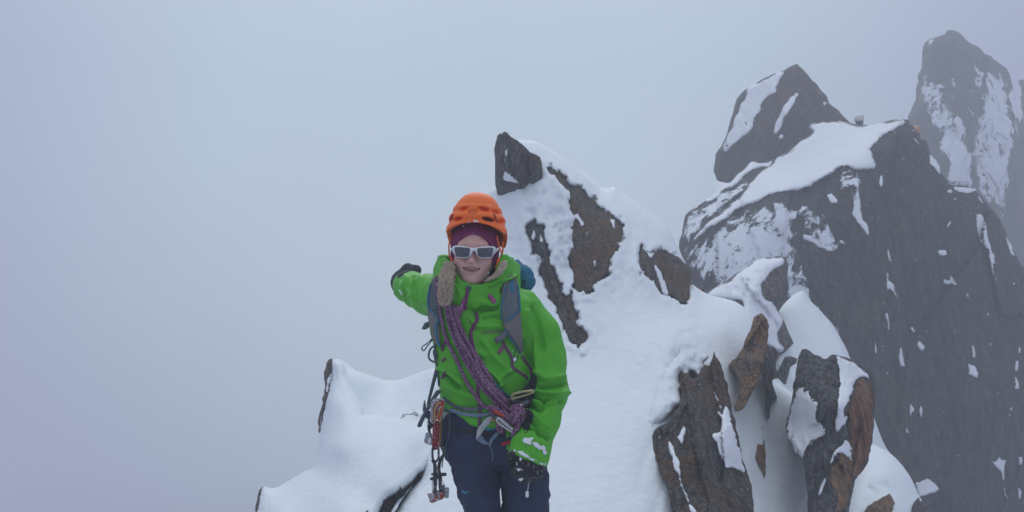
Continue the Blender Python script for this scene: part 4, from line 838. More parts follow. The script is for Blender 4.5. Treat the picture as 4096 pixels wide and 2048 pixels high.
# raised collar and hood
NC = W3(1906, 1090, 3.085)
def collar(X, Y, Z):
    x, y = X - NC[0], Y - NC[1]; hz_ = np.clip((Z - (CZ - 160 / F * 3.05)) / .11, 0, 1)
    a = .150 - .026 * hz_; b = .130 - .015 * hz_
    k = np.sqrt((x / a) ** 2 + (y / b) ** 2); s_ = (k - 1) * np.minimum(a, b)
    px = 1906 + x / px2m
    rim = np.interp(px.ravel(), [1740, 1775, 1800, 1850, 1890, 1940, 1985, 2010, 2030, 2060], [1062, 1036, 1045, 1118, 1138, 1134, 1095, 1020, 1022, 1060]).reshape(px.shape)
    back = np.where(y > .02, 1, 0) * 1.0
    rz = CZ - (rim - 1024) / F * 3.0
    rz = np.where(y > .03, CZ - (1030 - 1024) / F * 3.05, rz)
    return np.maximum(np.abs(s_) - .011, np.maximum(Z - rz, (CZ - 185 / F * 3.05) - Z))
fj.put((collar, NC - np.array([.17, .16, .12]), NC + np.array([.17, .16, .09])), .018)
fj.put(cap(W3(2040, 1110, 3.12), W3(2055, 1075, 3.14), .03, .026), .03)     # hood folds behind
fj.put(cap(W3(1768, 1080, 3.14), W3(1775, 1055, 3.14), .028, .024), .03)
fj.put(ell(W3(1910, 1120, 3.23), (.12, .05, .07)), .03)
def hem(X, Y, Z):
    px = 2048 + X / Y * F
    h_ = np.interp(px.ravel(), [1740, 1773, 1822, 1849, 1880, 1919, 1958, 1989, 2035, 2110, 2130, 2140], [1636, 1640, 1650, 1668, 1694, 1708, 1706, 1702, 1700, 1690, 1690, 5000]).reshape(px.shape)
    hz_ = CZ - (h_ - 1024) / F * 2.93
    cuf = np.where(X > W3(2010, 1800, 2.85)[0], 1, 0)
    return np.where((Y < 2.93) & (px > 2025), -1., hz_ - Z)
fj.cut(hem)
def cuff(X, Y, Z):      # slanted end of the hanging sleeve
    px = 2048 + X / Y * F; py = 1024 + (CZ - Z) / Y * F
    v = (py - (1808 + (px - 2043) * .385)) * px2m
    return np.where(py > 1740, v, -1.)
fj.cut(cuff)
ad = W3(*arm_r[-1][0]) - W3(*arm_r[-2][0]); ad /= np.linalg.norm(ad); ac = W3(*arm_r[-1][0])
fj.cut(lambda X, Y, Z: (X - ac[0]) * ad[0] + (Y - ac[1]) * ad[1] + (Z - ac[2]) * ad[2])
V, Q = fj.mesh(); Nn = vnormals(V, Q)
# folds: crumpled ridges plus traced creases
ppx = 2048 + V[:, 0] / V[:, 1] * F; ppy = 1024 + (CZ - V[:, 2]) / V[:, 1] * F
wq = V + .03 * np.stack([fbm(V / .09, 2, 3), fbm(V / .09, 2, 4), fbm(V / .09, 2, 5)], 1)
wr = ridged(wq / np.array([.11, .11, .15]), 2, 12)
arm = np.maximum(sstep(2095, 2135, ppx), sstep(1735, 1700, ppx))
disp_ = (.0040 + .0015 * arm) * wr
def crease(s, k, amp, wpx):
    global disp_
    q = resample(R(k, s), 8, True, False); best = np.full(len(V), 1e9); m = (ppx > q[:, 0].min() - 60) & (ppx < q[:, 0].max() + 60) & (ppy > q[:, 1].min() - 60) & (ppy < q[:, 1].max() + 60) & (Nn[:, 1] < .2)
    idx = np.where(m)[0]; b = np.full(len(idx), 1e9)
    for i in range(len(q) - 1):
        a = q[i]; e = q[i + 1] - a; t_ = np.clip(((ppx[idx] - a[0]) * e[0] + (ppy[idx] - a[1]) * e[1]) / (e @ e + 1e-9), 0, 1)
        b = np.minimum(b, np.hypot(ppx[idx] - a[0] - t_ * e[0], ppy[idx] - a[1] - t_ * e[1]))
    disp_[idx] += 1.75 * amp * np.exp(-(b / (wpx * .62)) ** 2)
for s, k, a, wd in (("870,200 960,150 1100,180", 2, .012, 16), ("900,230 1000,230 1130,210", 2, -.010, 12), ("990,320 1080,300 1160,310", 2, -.008, 9), ("860,330 950,400 1150,400", 2, .008, 14), ("560,830 660,880 780,980", 2, .014, 16), ("575,880 640,930 740,1030", 2, -.012, 10), ("600,1000 720,1060 900,1120", 2, .010, 18),
        ("1290,830 1180,940 1120,1060", 2, .012, 16), ("1240,900 1150,980 1060,1060", 2, -.010, 11), ("1000,830 1100,900 1180,1000", 2, .009, 16), ("1000,560 1100,700 1230,830", 2, .008, 22), ("1420,260 1440,420 1520,640 1560,900", 2, .012, 20), ("1500,200 1560,420 1600,640", 2, -.009, 18), ("1400,560 1470,760 1520,900", 2, -.012, 12),
        ("1560,900 1650,960 1800,930", 2, .012, 14), ("1550,1040 1680,1030 1840,1000", 2, -.013, 11), ("1520,1080 1660,1100 1830,1080", 2, .014, 14), ("1500,1150 1620,1180 1790,1180", 2, -.012, 11), ("1490,150 1600,190 1740,150", 3, .013, 13), ("1480,200 1570,240 1620,170", 3, -.014, 13), ("1470,260 1560,330 1640,480", 3, .013, 15), ("1440,330 1520,400 1570,500", 3, -.012, 11), ("1700,190 1690,300 1640,420", 3, .010, 16),
        ("1420,420 1520,440 1650,540", 3, -.014, 10), ("250,520 230,640 290,760", 'A', -.010, 9), ("220,560 200,650 240,770", 'A', .010, 8), ("300,470 260,620 330,800", 'A', .008, 10), ("470,560 430,680 500,850", 'A', .010, 12), ("400,480 370,640 420,840", 'A', -.007, 10), ("530,500 520,700 600,900", 'A', .006, 12), ("1300,1000 1200,1040 1130,1040 1060,1090", 1, .012, 10), ("1300,1020 1220,1090 1180,1150", 1, -.012, 10), ("720,1100 760,1200 740,1290", 1, .006, 14), ("690,560 820,640 1000,700", 2, .006, 25)):
    crease(s, k, a, wd)
V = V + Nn * disp_[:, None]
jacket = mk('jacket', V, Q, M_green, person)
hj = hitter(BVHTree.FromPolygons(V.tolist(), Q.tolist()), 2.93)

# zips and prints on the jacket
band('zip', R(2, "905,255 925,330 880,410 858,480 880,600 910,690 935,760 960,830"), 14, hj, M_purple, jacket, .0055, .008)
band('zip', R(2, "935,1010 930,1080 940,1140") + R(3, "955,230 950,300 948,400"), 13, hj, M_purple, jacket, .0055, .008)
band('zip', R(2, "830,20 815,90 800,160 790,200 815,225"), 14, hj, M_purple, jacket, .0055, .008)
band('collar_zip', R(1, "848,1065 838,1100 825,1135"), 24, hj, M_slate, jacket, .004)
relief('zip_pull', R(2, "785,110 800,150 780,230 752,292 718,288 735,230 762,150"), lambda x, y: hj(x, y) - .012, M_pullp, sp=4, rp=4, rm=.003, thick=.004, parent=jacket, shrink=1)
letters('NORRØNA', R(2, "737,270 775,170 722,262"), lambda x, y: hj(x, y) - .0125, M_white, jacket, 'lettering')
relief('cord_pull', R(1, "1035,1190 1060,1168 1068,1185 1120,1245 1100,1275 1085,1268 1045,1215"), lambda x, y: hj(x, y) - .01, M_pullp, sp=4, rp=4, rm=.004, thick=.01, parent=jacket, shrink=1)
band('pocket_zip', R(2, "1190,555 1220,620 1270,700 1290,750 1285,810 1340,860 1420,910 1445,945"), 11, hj, M_purple, jacket, .0055, .008)
relief('zip_pull', R(2, "1195,580 1190,640 1155,685 1135,675 1150,640 1180,600"), lambda x, y: hj(x, y) - .008, M_pullp, sp=4, rp=4, rm=.003, thick=.006, parent=jacket, shrink=1)
band('pocket_zip', R(2, "1385,700 1420,760 1470,830 1485,910"), 10, hj, M_purple, jacket, .0055, .008)
band('pocket_zip', R(2, "560,655 580,590 605,535"), 11, hj, M_purple, jacket, .0055, .008)
band('pocket_zip', R(2, "600,735 575,742 560,760"), 10, hj, M_purple, jacket, .0055, .008)
band('pocket_zip', R(2, "600,860 580,900 555,940"), 11, hj, M_purple, jacket, .0055, .008)
letters('NORRØNA', R(2, "972,487 1195,462 970,455"), hj, M_purple, jacket, 'lettering')
hjc = hj
for s, l in (("430,520 455,495 500,485 560,490 575,478 590,500 570,530 575,570 540,585 500,570 460,560 445,535", .007), ("575,535 640,545 700,570 740,600 775,640 778,690 735,700 690,650 640,615 590,590 570,560", .0035), ("312,680 335,605 360,600 385,640 430,640 470,680 520,690 560,740 620,750 660,790 720,810 765,790 745,850 700,840 640,815 580,790 500,745 440,715 380,690", .004)):
    patch('snow_crust', R('G', s), hjc, T_cl, lift=l, rp=6, sink=.003, sp=4, parent=jacket, jag=5, thick=.008, erode=9)
for s in ("130,610 150,620 180,700 240,800 210,790 160,720", "200,450 240,430 230,460 205,485"):
    patch('snow_crust', R('A', s), hjc, M_clump, lift=.006, rp=4, sink=.003, sp=3, parent=jacket, jag=2, thick=.008)

# ---- inner layers at the neck
nk, _ = relief('neck_warmer', R(1, "690,880 700,960 740,1020 790,1060 830,1062 870,1062 920,1075 1000,1070 1060,1040 1110,1010 1130,950 1110,900 1130,1150 900,1200 720,1150 660,1000"), const(3.03), M_dark, sp=6, rp=10, rm=.01, thick=.03, parent=person, shrink=1)
band('inner_collar', R(1, "985,1075 1040,1045 1100,1012"), 12, const(2.985), M_purple, nk, 0, .01)
band('inner_collar', R(1, "1020,1078 1070,1050 1115,1025"), 9, const(2.98), M_bluegrey, nk, 0, .01)

# ---- base layer and trousers
bl = Field(W3(1740, 1760, 3.05) + np.array([0, -.2, 0]), W3(2150, 1600, 3.05) + np.array([0, .2, 0]), .005)
bl.put(loftpx([(1620, 1778, 2108, 3.055, .136), (1760, 1772, 2118, 3.055, .146)], 2.5), .01)
def hem2(X, Y, Z):
    px = 2048 + X / Y * F
    h_ = np.interp(px.ravel(), [1740, 1790, 1822, 1849, 1880, 1905, 1925, 1958, 1989, 2035, 2140], [1650, 1655, 1658, 1676, 1702, 1718, 1724, 1724, 1714, 1700, 1690]).reshape(px.shape)
    return (CZ - (h_ - 1024) / F * 2.93) - Z
bl.cut(hem2); V, Q = bl.mesh(); mk('base_layer', V, Q, M_cyan, person)
ft = Field(np.array([W3(1700, 1640, 3.05)[0], 2.7, -.02]), np.array([W3(2260, 1640, 3.05)[0], 3.42, W3(2000, 1630, 3.05)[2] + .01]), .0062)
ft.put(loftpx([(1640, 1782, 2106, 3.055, .130), (1690, 1774, 2112, 3.055, .138), (1760, 1772, 2150, 3.055, .142), (1830, 1790, 2176, 3.05, .125), (1868, 1850, 2130, 3.05, .05)], 2.5), .03)
legR = [(1770, 1775, 1965, 3.04, .112), (1830, 1794, 1984, 3.03, .110), (1880, 1815, 1986, 3.01, .104), (1940, 1838, 1989, 2.99, .098), (2000, 1850, 1998, 2.98, .092), (2060, 1866, 2000, 2.99, .085), (2180, 1862, 2000, 3.03, .08), (2400, 1850, 1990, 3.08, .085), (2640, 1840, 1985, 3.06, .09)]
legL = [(1770, 1985, 2165, 3.05, .115), (1830, 1990, 2180, 3.05, .112), (1880, 1996, 2187, 3.04, .106), (1940, 2008, 2186, 3.03, .100), (2000, 2008, 2186, 3.02, .095), (2060, 2008, 2194, 3.02, .09), (2180, 2020, 2180, 3.05, .085), (2400, 2030, 2180, 3.08, .088), (2640, 2035, 2185, 3.06, .092)]
ft.put(loftpx(legR, 2.2), .004); ft.put(loftpx(legL, 2.2), .004)
V, Q = ft.mesh(); Nn = vnormals(V, Q)
wq = V + .03 * np.stack([fbm(V / .1, 2, 23), fbm(V / .1, 2, 24), fbm(V / .1, 2, 25)], 1)
V = V + Nn * (.009 * ridged(wq / np.array([.07, .07, .13]), 3, 32))[:, None]
trousers = mk('trousers', V, Q, M_navy, person)
ht = hitter(BVHTree.FromPolygons(V.tolist(), Q.tolist()), 2.93)
band('pocket_zip', R(3, "1172,595 1230,575 1290,560"), [11, 15, 15], ht, M_red, trousers, .003)
band('hem_trim', R(3, "1640,1170 1660,1210 1652,1300"), 7, const(3.03), M_cyan, trousers, 0, .02)
for bx, bd, lg in ((1915, 2.98, 'r'), (2110, 2.98, 'l')):
    c = W3(bx, 2650, 3.06); c[2] = .05
    fb_ = Field(c + np.array([-.08, -.27, -.07]), c + np.array([.08, .12, .16]), .006)
    fb_.put(cap(c + np.array([0, .03, .12]), c + np.array([0, .02, 0]), .052, .05), .02); fb_.put(cap(c + np.array([0, .03, -.005]), c + np.array([0, -.17, -.012]), .045, .04), .03)
    V, Q = fb_.mesh(); mk('boot', V, Q, M_dark, person)
relief('boot_top', R(3, "735,1015 760,1040 790,1090 830,1150 850,1215 800,1215 750,1180 718,1130 722,1080 728,1040"), const(3.06), M_navy, sp=5, rp=10, rm=.03, thick=.08, parent=person, label='dark gaiter edge with a red tab behind the bent knee')
relief('gaiter_tab', R(3, "715,1065 735,1048 750,1060 748,1085 728,1100 714,1105"), const(3.045), M_red, sp=4, rp=4, rm=.004, thick=.01, parent=person, shrink=1)
band('knee_tab', R(3, "770,1070 790,1085 812,1102"), 7, ht, M_cyan, trousers, .003)

# ---- gloves
def glove(parts, mat, lo, hi, h=.0032):
    f = Field(lo, hi, h)
    for pr, k in parts: f.put(pr, k)
    V, Q = f.mesh(); Nn = vnormals(V, Q); V = V + Nn * (.0016 * ridged(V / .022, 2, 7))[:, None]
    return mk('glove', V, Q, mat, person)
g = lambda a, b, d: np.array(P(*R('G', '%f,%f' % (a, b))[0], d))
pr = [(cap(g(500, 640, 2.84), g(500, 800, 2.82), .050, .045), .02), (ell(g(480, 790, 2.82), (.052, .026, .04)), .015)]
for pts, r in ((((385, 800, 2.812), (350, 890, 2.80), (338, 950, 2.82)), .0135), (((440, 820, 2.805), (420, 930, 2.79), (425, 1015, 2.815)), .0148), (((530, 840, 2.805), (515, 950, 2.79), (505, 1040, 2.815)), .0150), (((615, 850, 2.81), (600, 940, 2.80), (590, 1000, 2.825)), .0138), (((670, 850, 2.82), (670, 930, 2.815), (650, 1000, 2.84)), .013)):
    for a, b in zip(pts, pts[1:]): pr.append((cap(g(*a), g(*b), r, r * .93), .004))
for a, b, r in (((370, 720, 2.82), (310, 720, 2.80), .017), ((310, 720, 2.80), (285, 765, 2.795), .015)): pr.append((cap(g(*a), g(*b), r, r * .9), .006))
glv = glove(pr, M_black, g(500, 850, 2.82) - np.array([.12, .1, .13]), g(500, 850, 2.82) + np.array([.12, .1, .13]))
hg = hitter(BVHTree.FromPolygons([tuple(np.array(v.co) + WLOC[glv.name]) for v in glv.data.vertices], [list(p.vertices) for p in glv.data.polygons]), 2.8)
for s in ("405,760 430,730 450,745 430,785 410,790", "395,1010 430,1000 460,1010 440,1045 410,1040", "460,1050 490,1062 540,1045 530,1068 495,1076 465,1068", "368,790 385,800 388,850 372,840", "380,870 420,870 430,900 400,920 375,900", "630,870 642,880 636,900", "300,940 320,945 312,970"):
    patch('snow_crust', R('G', s), hg, T_cl, lift=.003, rp=4, sink=.001, sp=3, parent=glv, jag=3, thick=.005, erode=5)
tube('wrist_cord', [g(530, 1050, 2.80), g(525, 1110, 2.80), g(515, 1180, 2.80)], .0016, M_web, glv)
for y_ in (1195, 1230):
    f = Field(g(510, y_, 2.8) - .014, g(510, y_, 2.8) + .014, .002); f.put(ell(g(510, y_, 2.8), (.006, .006, .0065)), .001); V, Q = f.mesh(); mk('ice_bead', V, Q, M_clump, glv)
a_ = lambda x, y, d: np.array(P(*R('A', '%f,%f' % (x, y))[0], d))
pr = [(cap(a_(330, 580, 3.52), a_(265, 560, 3.66), .056, .052), .02), (ell(a_(230, 560, 3.68), (.052, .06, .055)), .02),
      (cap(a_(200, 440, 3.62), a_(310, 345, 3.58), .024, .026), .015), (cap(a_(310, 345, 3.58), a_(450, 345, 3.55), .025, .021), .01)]
for y0, y1 in ((430, 400), (520, 500), (620, 620), (710, 730)): pr.append((cap(a_(215, y0, 3.70), a_(190, y1, 3.79), .0165, .0145), .005))
pr.append((cap(a_(160, 680, 3.62), a_(150, 720, 3.60), .02, .018), .01)); pr.append((cap(a_(150, 720, 3.60), a_(280, 830, 3.56), .02, .016), .012))
glove(pr, M_glovegrey, a_(270, 580, 3.66) - np.array([.18, .2, .16]), a_(270, 580, 3.66) + np.array([.18, .2, .16]), .004)

# ---- hair
def strands(name, axis, n, spread, r, mat, wob=.006, seed=1):
    rr = np.random.default_rng(seed); ax = np.array(axis, float); parts = []
    ax = resample(ax, None, True, False); m = len(ax); tt = np.linspace(0, 1, m)
    prof = np.interp(tt, np.linspace(0, 1, len(spread)), spread)
    for i in range(n):
        th = rr.uniform(0, 2 * math.pi); ra = math.sqrt(rr.uniform(0, 1)); ph = rr.uniform(0, 6); fq = rr.uniform(4, 11)
        off = np.stack([np.cos(th + tt * 2) * ra * prof, np.sin(th + tt * 2) * ra * prof * .7, 0 * tt], 1)
        off += wob * np.stack([np.sin(fq * tt * 6 + ph), np.cos(fq * tt * 5 + ph * 2), .5 * np.sin(fq * tt * 4)], 1) * rr.uniform(.2, 1.3)
        a0 = int(rr.uniform(0, .15) * m); a1 = int(m * (1 - rr.uniform(0, .12)))
        p = (ax + off)[a0:a1:2]
        if len(p) > 2: parts.append(tube(None, p, r * rr.uniform(.6, 1.3), None, n=4, smooth=False))
    V, Fc = merge(parts); return mk(name, V, Fc, mat, person)
Ax = lambda s, ds, k='A': [P(*q, d) for q, d in zip(R(k, s), ds)]
strands('hair', Ax("1030,200 1010,320 975,480 960,640 950,800 945,980", (2.99, 2.965, 2.93, 2.905, 2.893, 2.885)), 260, [.014, .022, .024, .024, .022, .014], .0010, M_hair, .009, 1)
strands('hair', Ax("1080,240 1070,380 1040,520 1020,680 1000,800", (2.985, 2.955, 2.93, 2.912, 2.9)), 80, [.008, .014, .012, .012, .008], .0011, M_hairb, .003, 2)
strands('hair', Ax("1200,830 1190,890 1150,950 1090,1000 1010,1050", (2.985, 2.965, 2.95, 2.95, 2.96), 1), 110, [.008, .012, .012, .011, .008], .0010, M_hair, .005, 3)

# ================================================================== THE GEAR SHE CARRIES
# ---- backpack
pack = empty('backpack', W3(1960, 1560, 3.33), 'grey and teal backpack on the green-jacketed climber', 'backpack')
fp = Field(W3(1720, 1700, 3.33) + np.array([-.02, -.22, 0]), W3(2180, 1040, 3.33) + np.array([.02, .22, .05]), .008)
fp.put(loftpx([(1150, 1850, 2030, 3.32, .08), (1200, 1800, 2070, 3.33, .11), (1350, 1780, 2085, 3.33, .12), (1580, 1790, 2080, 3.32, .11), (1660, 1830, 2040, 3.31, .08)], 3), .02)
V, Q = fp.mesh(); Nn = vnormals(V, Q); mk('bag', V + Nn * (.006 * ridged(V / .12, 2, 3))[:, None], Q, M_grey, pack)
fp = Field(W3(2020, 1180, 3.2) + np.array([0, -.12, 0]), W3(2160, 1030, 3.2) + np.array([.03, .12, .0]), .004)
q = lambda x, y, d: np.array(P(*R(1, '%f,%f' % (x, y))[0], d))
for a, b, r in (((1330, 960, 3.2), (1400, 1000, 3.19), .034), ((1400, 1000, 3.19), (1420, 1060, 3.19), .03), ((1300, 940, 3.22), (1330, 1080, 3.22), .04)): fp.put(cap(q(*a), q(*b), r), .015)
V, Q = fp.mesh(); Nn = vnormals(V, Q); mk('lid', V + Nn * (.006 * ridged(V / .035, 3, 9))[:, None], Q, M_teal, pack, label='crumpled teal top of the pack')
SR = lambda s: R(2, s)
def fit_depth(outline):
    a = np.array(outline); gx, gy = np.meshgrid(np.arange(a[:, 0].min(), a[:, 0].max(), 8), np.arange(a[:, 1].min(), a[:, 1].max(), 8)); g_ = np.stack([gx.ravel(), gy.ravel()], 1); g_ = g_[inside(g_, a)]
    d = hj(g_[:, 0], g_[:, 1]); B = lambda x, y: np.stack([np.ones(len(x)), (x - 2000) / 200, (y - 1250) / 200, ((x - 2000) / 200) ** 2, ((y - 1250) / 200) ** 2, (x - 2000) * (y - 1250) / 4e4, ((y - 1250) / 200) ** 3], 1)
    c = np.linalg.lstsq(B(g_[:, 0], g_[:, 1]), d, rcond=None)[0]; off = np.percentile(B(g_[:, 0], g_[:, 1]) @ c - d, 88)
    return lambda x, y: B(np.asarray(x), np.asarray(y)) @ c - off
O_R = "1250,-120 1290,-130 1330,-100 1350,0 1365,150 1366,250 1380,350 1388,450 1392,560 1396,650 1380,690 1350,650 1300,560 1250,490 1205,425 1182,330 1165,200 1172,100 1185,0 1210,-80"
O_L = "470,-100 520,-115 545,-60 530,40 520,120 520,240 530,330 535,450 545,620 520,600 480,560 455,520 440,420 412,290 410,180 425,60 445,-40"
fR, fL = fit_depth(R(2, O_R)), fit_depth(R(2, O_L)); cur = fR
def sm_depth(hd, x, y): return cur(x, y)
def lay(name, s, mat, lift, k=2, thick=.012, sp=6, rp=6, rm=.003, **kw):
    fn = cur
    return relief(name, R(k, s), lambda x, y: fn(x, y) - lift, mat, sp=sp, rp=rp, rm=rm, thick=thick, parent=pack, shrink=1, **kw)[0]
sR = lay('shoulder_strap', O_R, M_taupe, .010, thick=.02)
lay('strap_pad', "1240,-60 1290,-125 1325,-90 1345,0 1358,140 1358,235 1300,290 1215,345 1205,300 1202,200 1210,80", M_grey, .0125, thick=.006)
lay('strap_window', "1262,-60 1285,-80 1305,-60 1315,10 1318,40 1290,50 1262,45 1258,0", M_teal, .0145, sp=4, thick=.006)
for s in ("1345,-20 1360,100 1366,240", "1366,235 1300,290 1205,350", "1180,330 1172,240 1190,110 1225,-20", "1205,430 1260,520 1330,610 1370,680"):
    band('strap_edging', R(2, s), 6, lambda x, y: sm_depth(hj, x, y) - .015, M_teal, pack, .0, .008)
for yy in (85, 135): band('strap_slot', R(2, "1268,%d 1290,%d" % (yy, yy)), 5, fR, M_teal, pack, .0145, .004)
band('strap_stitch', R(2, "1195,190 1280,185 1350,180"), 10, fR, M_bluegrey, pack, .0140, .004)
cur = fL
sL = lay('shoulder_strap', O_L, M_taupe, .010, thick=.02)
lay('strap_pad', "475,-85 520,-95 535,-40 520,100 515,240 500,290 470,250 425,200 430,60 450,-30", M_slate, .0125, thick=.006)
for s in ("440,-40 422,60 414,190 460,250 520,320", "528,330 500,390 505,500 540,620"): band('strap_edging', R(2, s), 7, lambda x, y: sm_depth(hj, x, y) - .015, M_teal, pack, .0, .006)
# chest buckle, cords and hanging tails
relief('buckle', R(2, "1100,525 1130,500 1160,495 1190,455 1215,450 1240,480 1215,520 1190,545 1160,555 1140,585 1120,575 1125,550 1100,545"), lambda x, y: hj(x, y) - .02, M_grey, sp=4, rp=4, rm=.004, thick=.012, parent=pack, shrink=1, jag=2, smooth=False)
tube('cord', [np.array(P(*a, 2.895)) for a in R(2, "1345,600 1320,650 1300,720 1300,750 1325,760 1345,700 1360,640")], .0022, M_cable, pack)
patch('cord_ice', R(2, "1292,728 1310,722 1335,735 1325,762 1305,768 1292,750"), const(2.89), M_clump, lift=.004, sp=3, rp=4, parent=pack, thick=.01)
kd = lambda s, d: [np.array(P(*a, d)) for a in R('K', s)]
tube('cord', kd("290,285 250,330 200,370 160,395 140,430 160,462 185,455 230,390 270,340 300,300", 3.0), .0024, M_cable, pack, n=6)
tube('cord', kd("330,395 280,430 250,500 250,580 290,620 340,640 365,660 375,760 385,830 400,1000", 2.985), .0036, M_slate, pack)
relief('strap_tail', R('K', "345,340 380,360 372,400 345,420 372,480 380,560 362,640 340,640 320,560 306,480 325,430 320,400"), const(2.98), M_slate, sp=4, rp=3, rm=.002, thick=.004, parent=pack, shrink=1)
relief('strap_tail', R('K', "425,440 424,560 412,700 370,860 330,1000 290,1150 250,1288 215,1288 265,1050 320,820 365,660 400,540"), const(3.0), M_slate, sp=5, rp=3, rm=.002, thick=.004, parent=pack, shrink=1)
relief('strap_tail', R('C', "285,0 330,10 300,50 262,105 210,195 165,285 135,350 118,388 80,392 82,355 110,300 150,225 200,135 245,55"), const(2.97), M_slate, sp=5, rp=3, rm=.003, thick=.005, parent=pack, shrink=1)
relief('side_pocket', R('K', "265,0 235,30 190,40 160,90 138,135 190,138 250,120 270,80 268,30"), const(3.12), M_grey, sp=5, rp=6, rm=.01, thick=.05, parent=pack, jag=2)
relief('frame_tip', R('A', "815,110 830,88 860,84 900,98 960,95 1020,110 1030,150 960,170 900,200 868,240 850,310 830,270 818,200"), const(3.19), M_dmetal, sp=5, rp=9, rm=.02, thick=.07, parent=pack, jag=2, label='snow-dusted grey corner of the pack beside the hood')
patch('snow_cap', R('A', "820,120 850,102 900,100 960,92 1020,100 1028,125 960,120 900,130 850,150 825,165"), const(3.185), M_clump, lift=.01, sp=4, rp=6, parent=pack, thick=.04)
# hip belt: dark wedge between body and arm
relief('hip_belt', R(2, "1490,890 1535,930 1540,980 1520,1060 1500,1150 1470,1230 1500,1330 1430,1500 1380,1400 1340,1300 1230,1230 1290,1150 1380,1060 1450,980"), lambda x, y: np.minimum(hj(x, y), 2.97) - .012, M_dark, sp=6, rp=8, rm=.01, thick=.03, parent=pack, shrink=1)

# ---- harness (worn)
har = band('harness', R(3, "640,235 720,262 800,280 900,290 1000,288 1060,275 1150,270"), 14, lambda x, y: np.minimum(hj(x, y), ht(x, y)) - .008, M_bluegrey, person, .0, .006, label='grey webbing climbing harness')
band('belt', R(3, "570,110 640,165 700,200 780,225 860,228 960,215 1000,205"), 13, hj, M_slate, har, .008, .005)
relief('buckle', R(3, "765,205 800,200 850,215 890,210 935,205 940,235 890,245 830,245 790,240"), lambda x, y: hj(x, y) - .014, M_grey, sp=4, rp=4, rm=.003, thick=.008, parent=har, shrink=1)
relief('belt_tail', R(3, "1065,300 1090,310 1060,370 1010,420 985,460 940,520 915,540 918,480 930,430 975,370 1020,320"), lambda x, y: np.minimum(hj(x, y), ht(x, y)) - .02, M_web, sp=5, rp=4, rm=.003, thick=.005, parent=har, shrink=1)
relief('belt_tail', R(3, "940,515 975,495 1000,540 1040,575 1045,592 1000,592 950,570 920,540"), lambda x, y: ht(x, y) - .012, M_bluegrey, sp=5, rp=4, rm=.003, thick=.005, parent=har, shrink=1)
relief('leg_loop', R(3, "1140,455 1165,460 1130,510 1085,560 1062,610 1052,630 1045,600 1052,550 1090,490"), lambda x, y: ht(x, y) - .012, M_bluegrey, sp=5, rp=4, rm=.003, thick=.006, parent=har, shrink=1)
tube('cord', drape(R(3, "1055,615 1075,660 1085,700 1078,760"), ht, .003), .0016, M_bluegrey, har, smooth=False, n=6)
relief('hip_pad', R(3, "560,225 600,250 640,262 600,300 585,330 560,300"), lambda x, y: ht(x, y) - .012, M_web, sp=5, rp=6, rm=.006, thick=.02, parent=har, shrink=1, jag=1)
relief('leg_strap', R(3, "560,330 640,380 760,420 900,440 1020,445 1130,440 1120,480 1000,500 860,490 700,460 600,420"), lambda x, y: ht(x, y) - .006, M_dark, sp=6, rp=5, rm=.004, thick=.01, parent=har, shrink=1)
tube('cord', drape(R(3, "650,240 638,330 640,430 630,520 605,600 580,700 570,760 560,830"), lambda x, y: np.minimum(ht(x, y), 2.95), .006), .0024, M_slate, har, smooth=False, n=6)

# ---- coiled rope across the chest
rope = empty('rope', W3(2060, 1650, 2.9), 'frosted purple climbing rope coiled diagonally across the green jacket', 'rope')
def strand(s, lift, r=.0058, k=2, mat=M_rope, name='strand', base=hj, **kw):
    p = drape(R(k, s), base, lift + r, 7, 14); return tube(name, p, r, mat, rope, n=9, smooth=False, rn=.22, seed=len(s), **kw)
strand("505,-110 515,40 535,200 560,340 590,480 640,610 670,660 740,810 820,980 900,1110 960,1190 1050,1255", .004, .0066)
B0 = [(600, 190), (625, 330), (665, 470), (715, 590), (770, 700), (840, 830), (920, 960), (1000, 1060), (1080, 1150), (1160, 1240), (1200, 1290)]
for i, (o, l, r) in enumerate(((0, .002, .0070), (40, .010, .0070), (80, .012, .0072), (118, .008, .0070), (60, .022, .0066), (100, .021, .0062))):
    s = ' '.join('%f,%f' % (x + o * (1 + .18 * math.sin(j * .9 + i)), y - o * .30 * min(1, j / 4)) for j, (x, y) in enumerate(B0)); strand(s, l, r)
for o in (0, 38, 75): strand(' '.join('%f,%f' % (x + o, y) for x, y in ((515, -30), (540, 90), (575, 170), (620, 260), (655, 340))), .006, .0062)
strand("1080,960 1150,1040 1230,1110 1300,1160", .010, .0058, 2, M_ropeg, label='short run of green rope')
hk = lambda x, y: np.full(len(x), 2.868)
for i, (s, d) in enumerate((("1060,240 1110,290 1180,330 1260,350", 2.885), ("1180,240 1240,290 1290,330 1320,380", 2.872), ("1290,330 1300,270 1340,230 1390,245 1410,290 1380,340 1340,400 1310,470", 2.862), ("1300,380 1330,310 1370,260 1400,270", 2.85), ("1270,290 1330,270 1390,300 1380,350 1320,350", 2.856), ("1270,250 1300,210 1360,200 1400,240", 2.876), ("1040,215 1090,210 1150,250 1230,320 1290,350", 2.872), ("1130,380 1150,440 1190,460 1170,400", 2.885), ("1310,300 1350,350 1345,420 1300,480 1295,510", 2.85))):
    p = [P(*q_, d + .006 * math.sin(j * 1.3 + i)) for j, q_ in enumerate(R(3, s))]; tube('knot_strand', p, .0088 if i < 7 else .0075, M_rope, rope, n=9, rn=.25, seed=i)
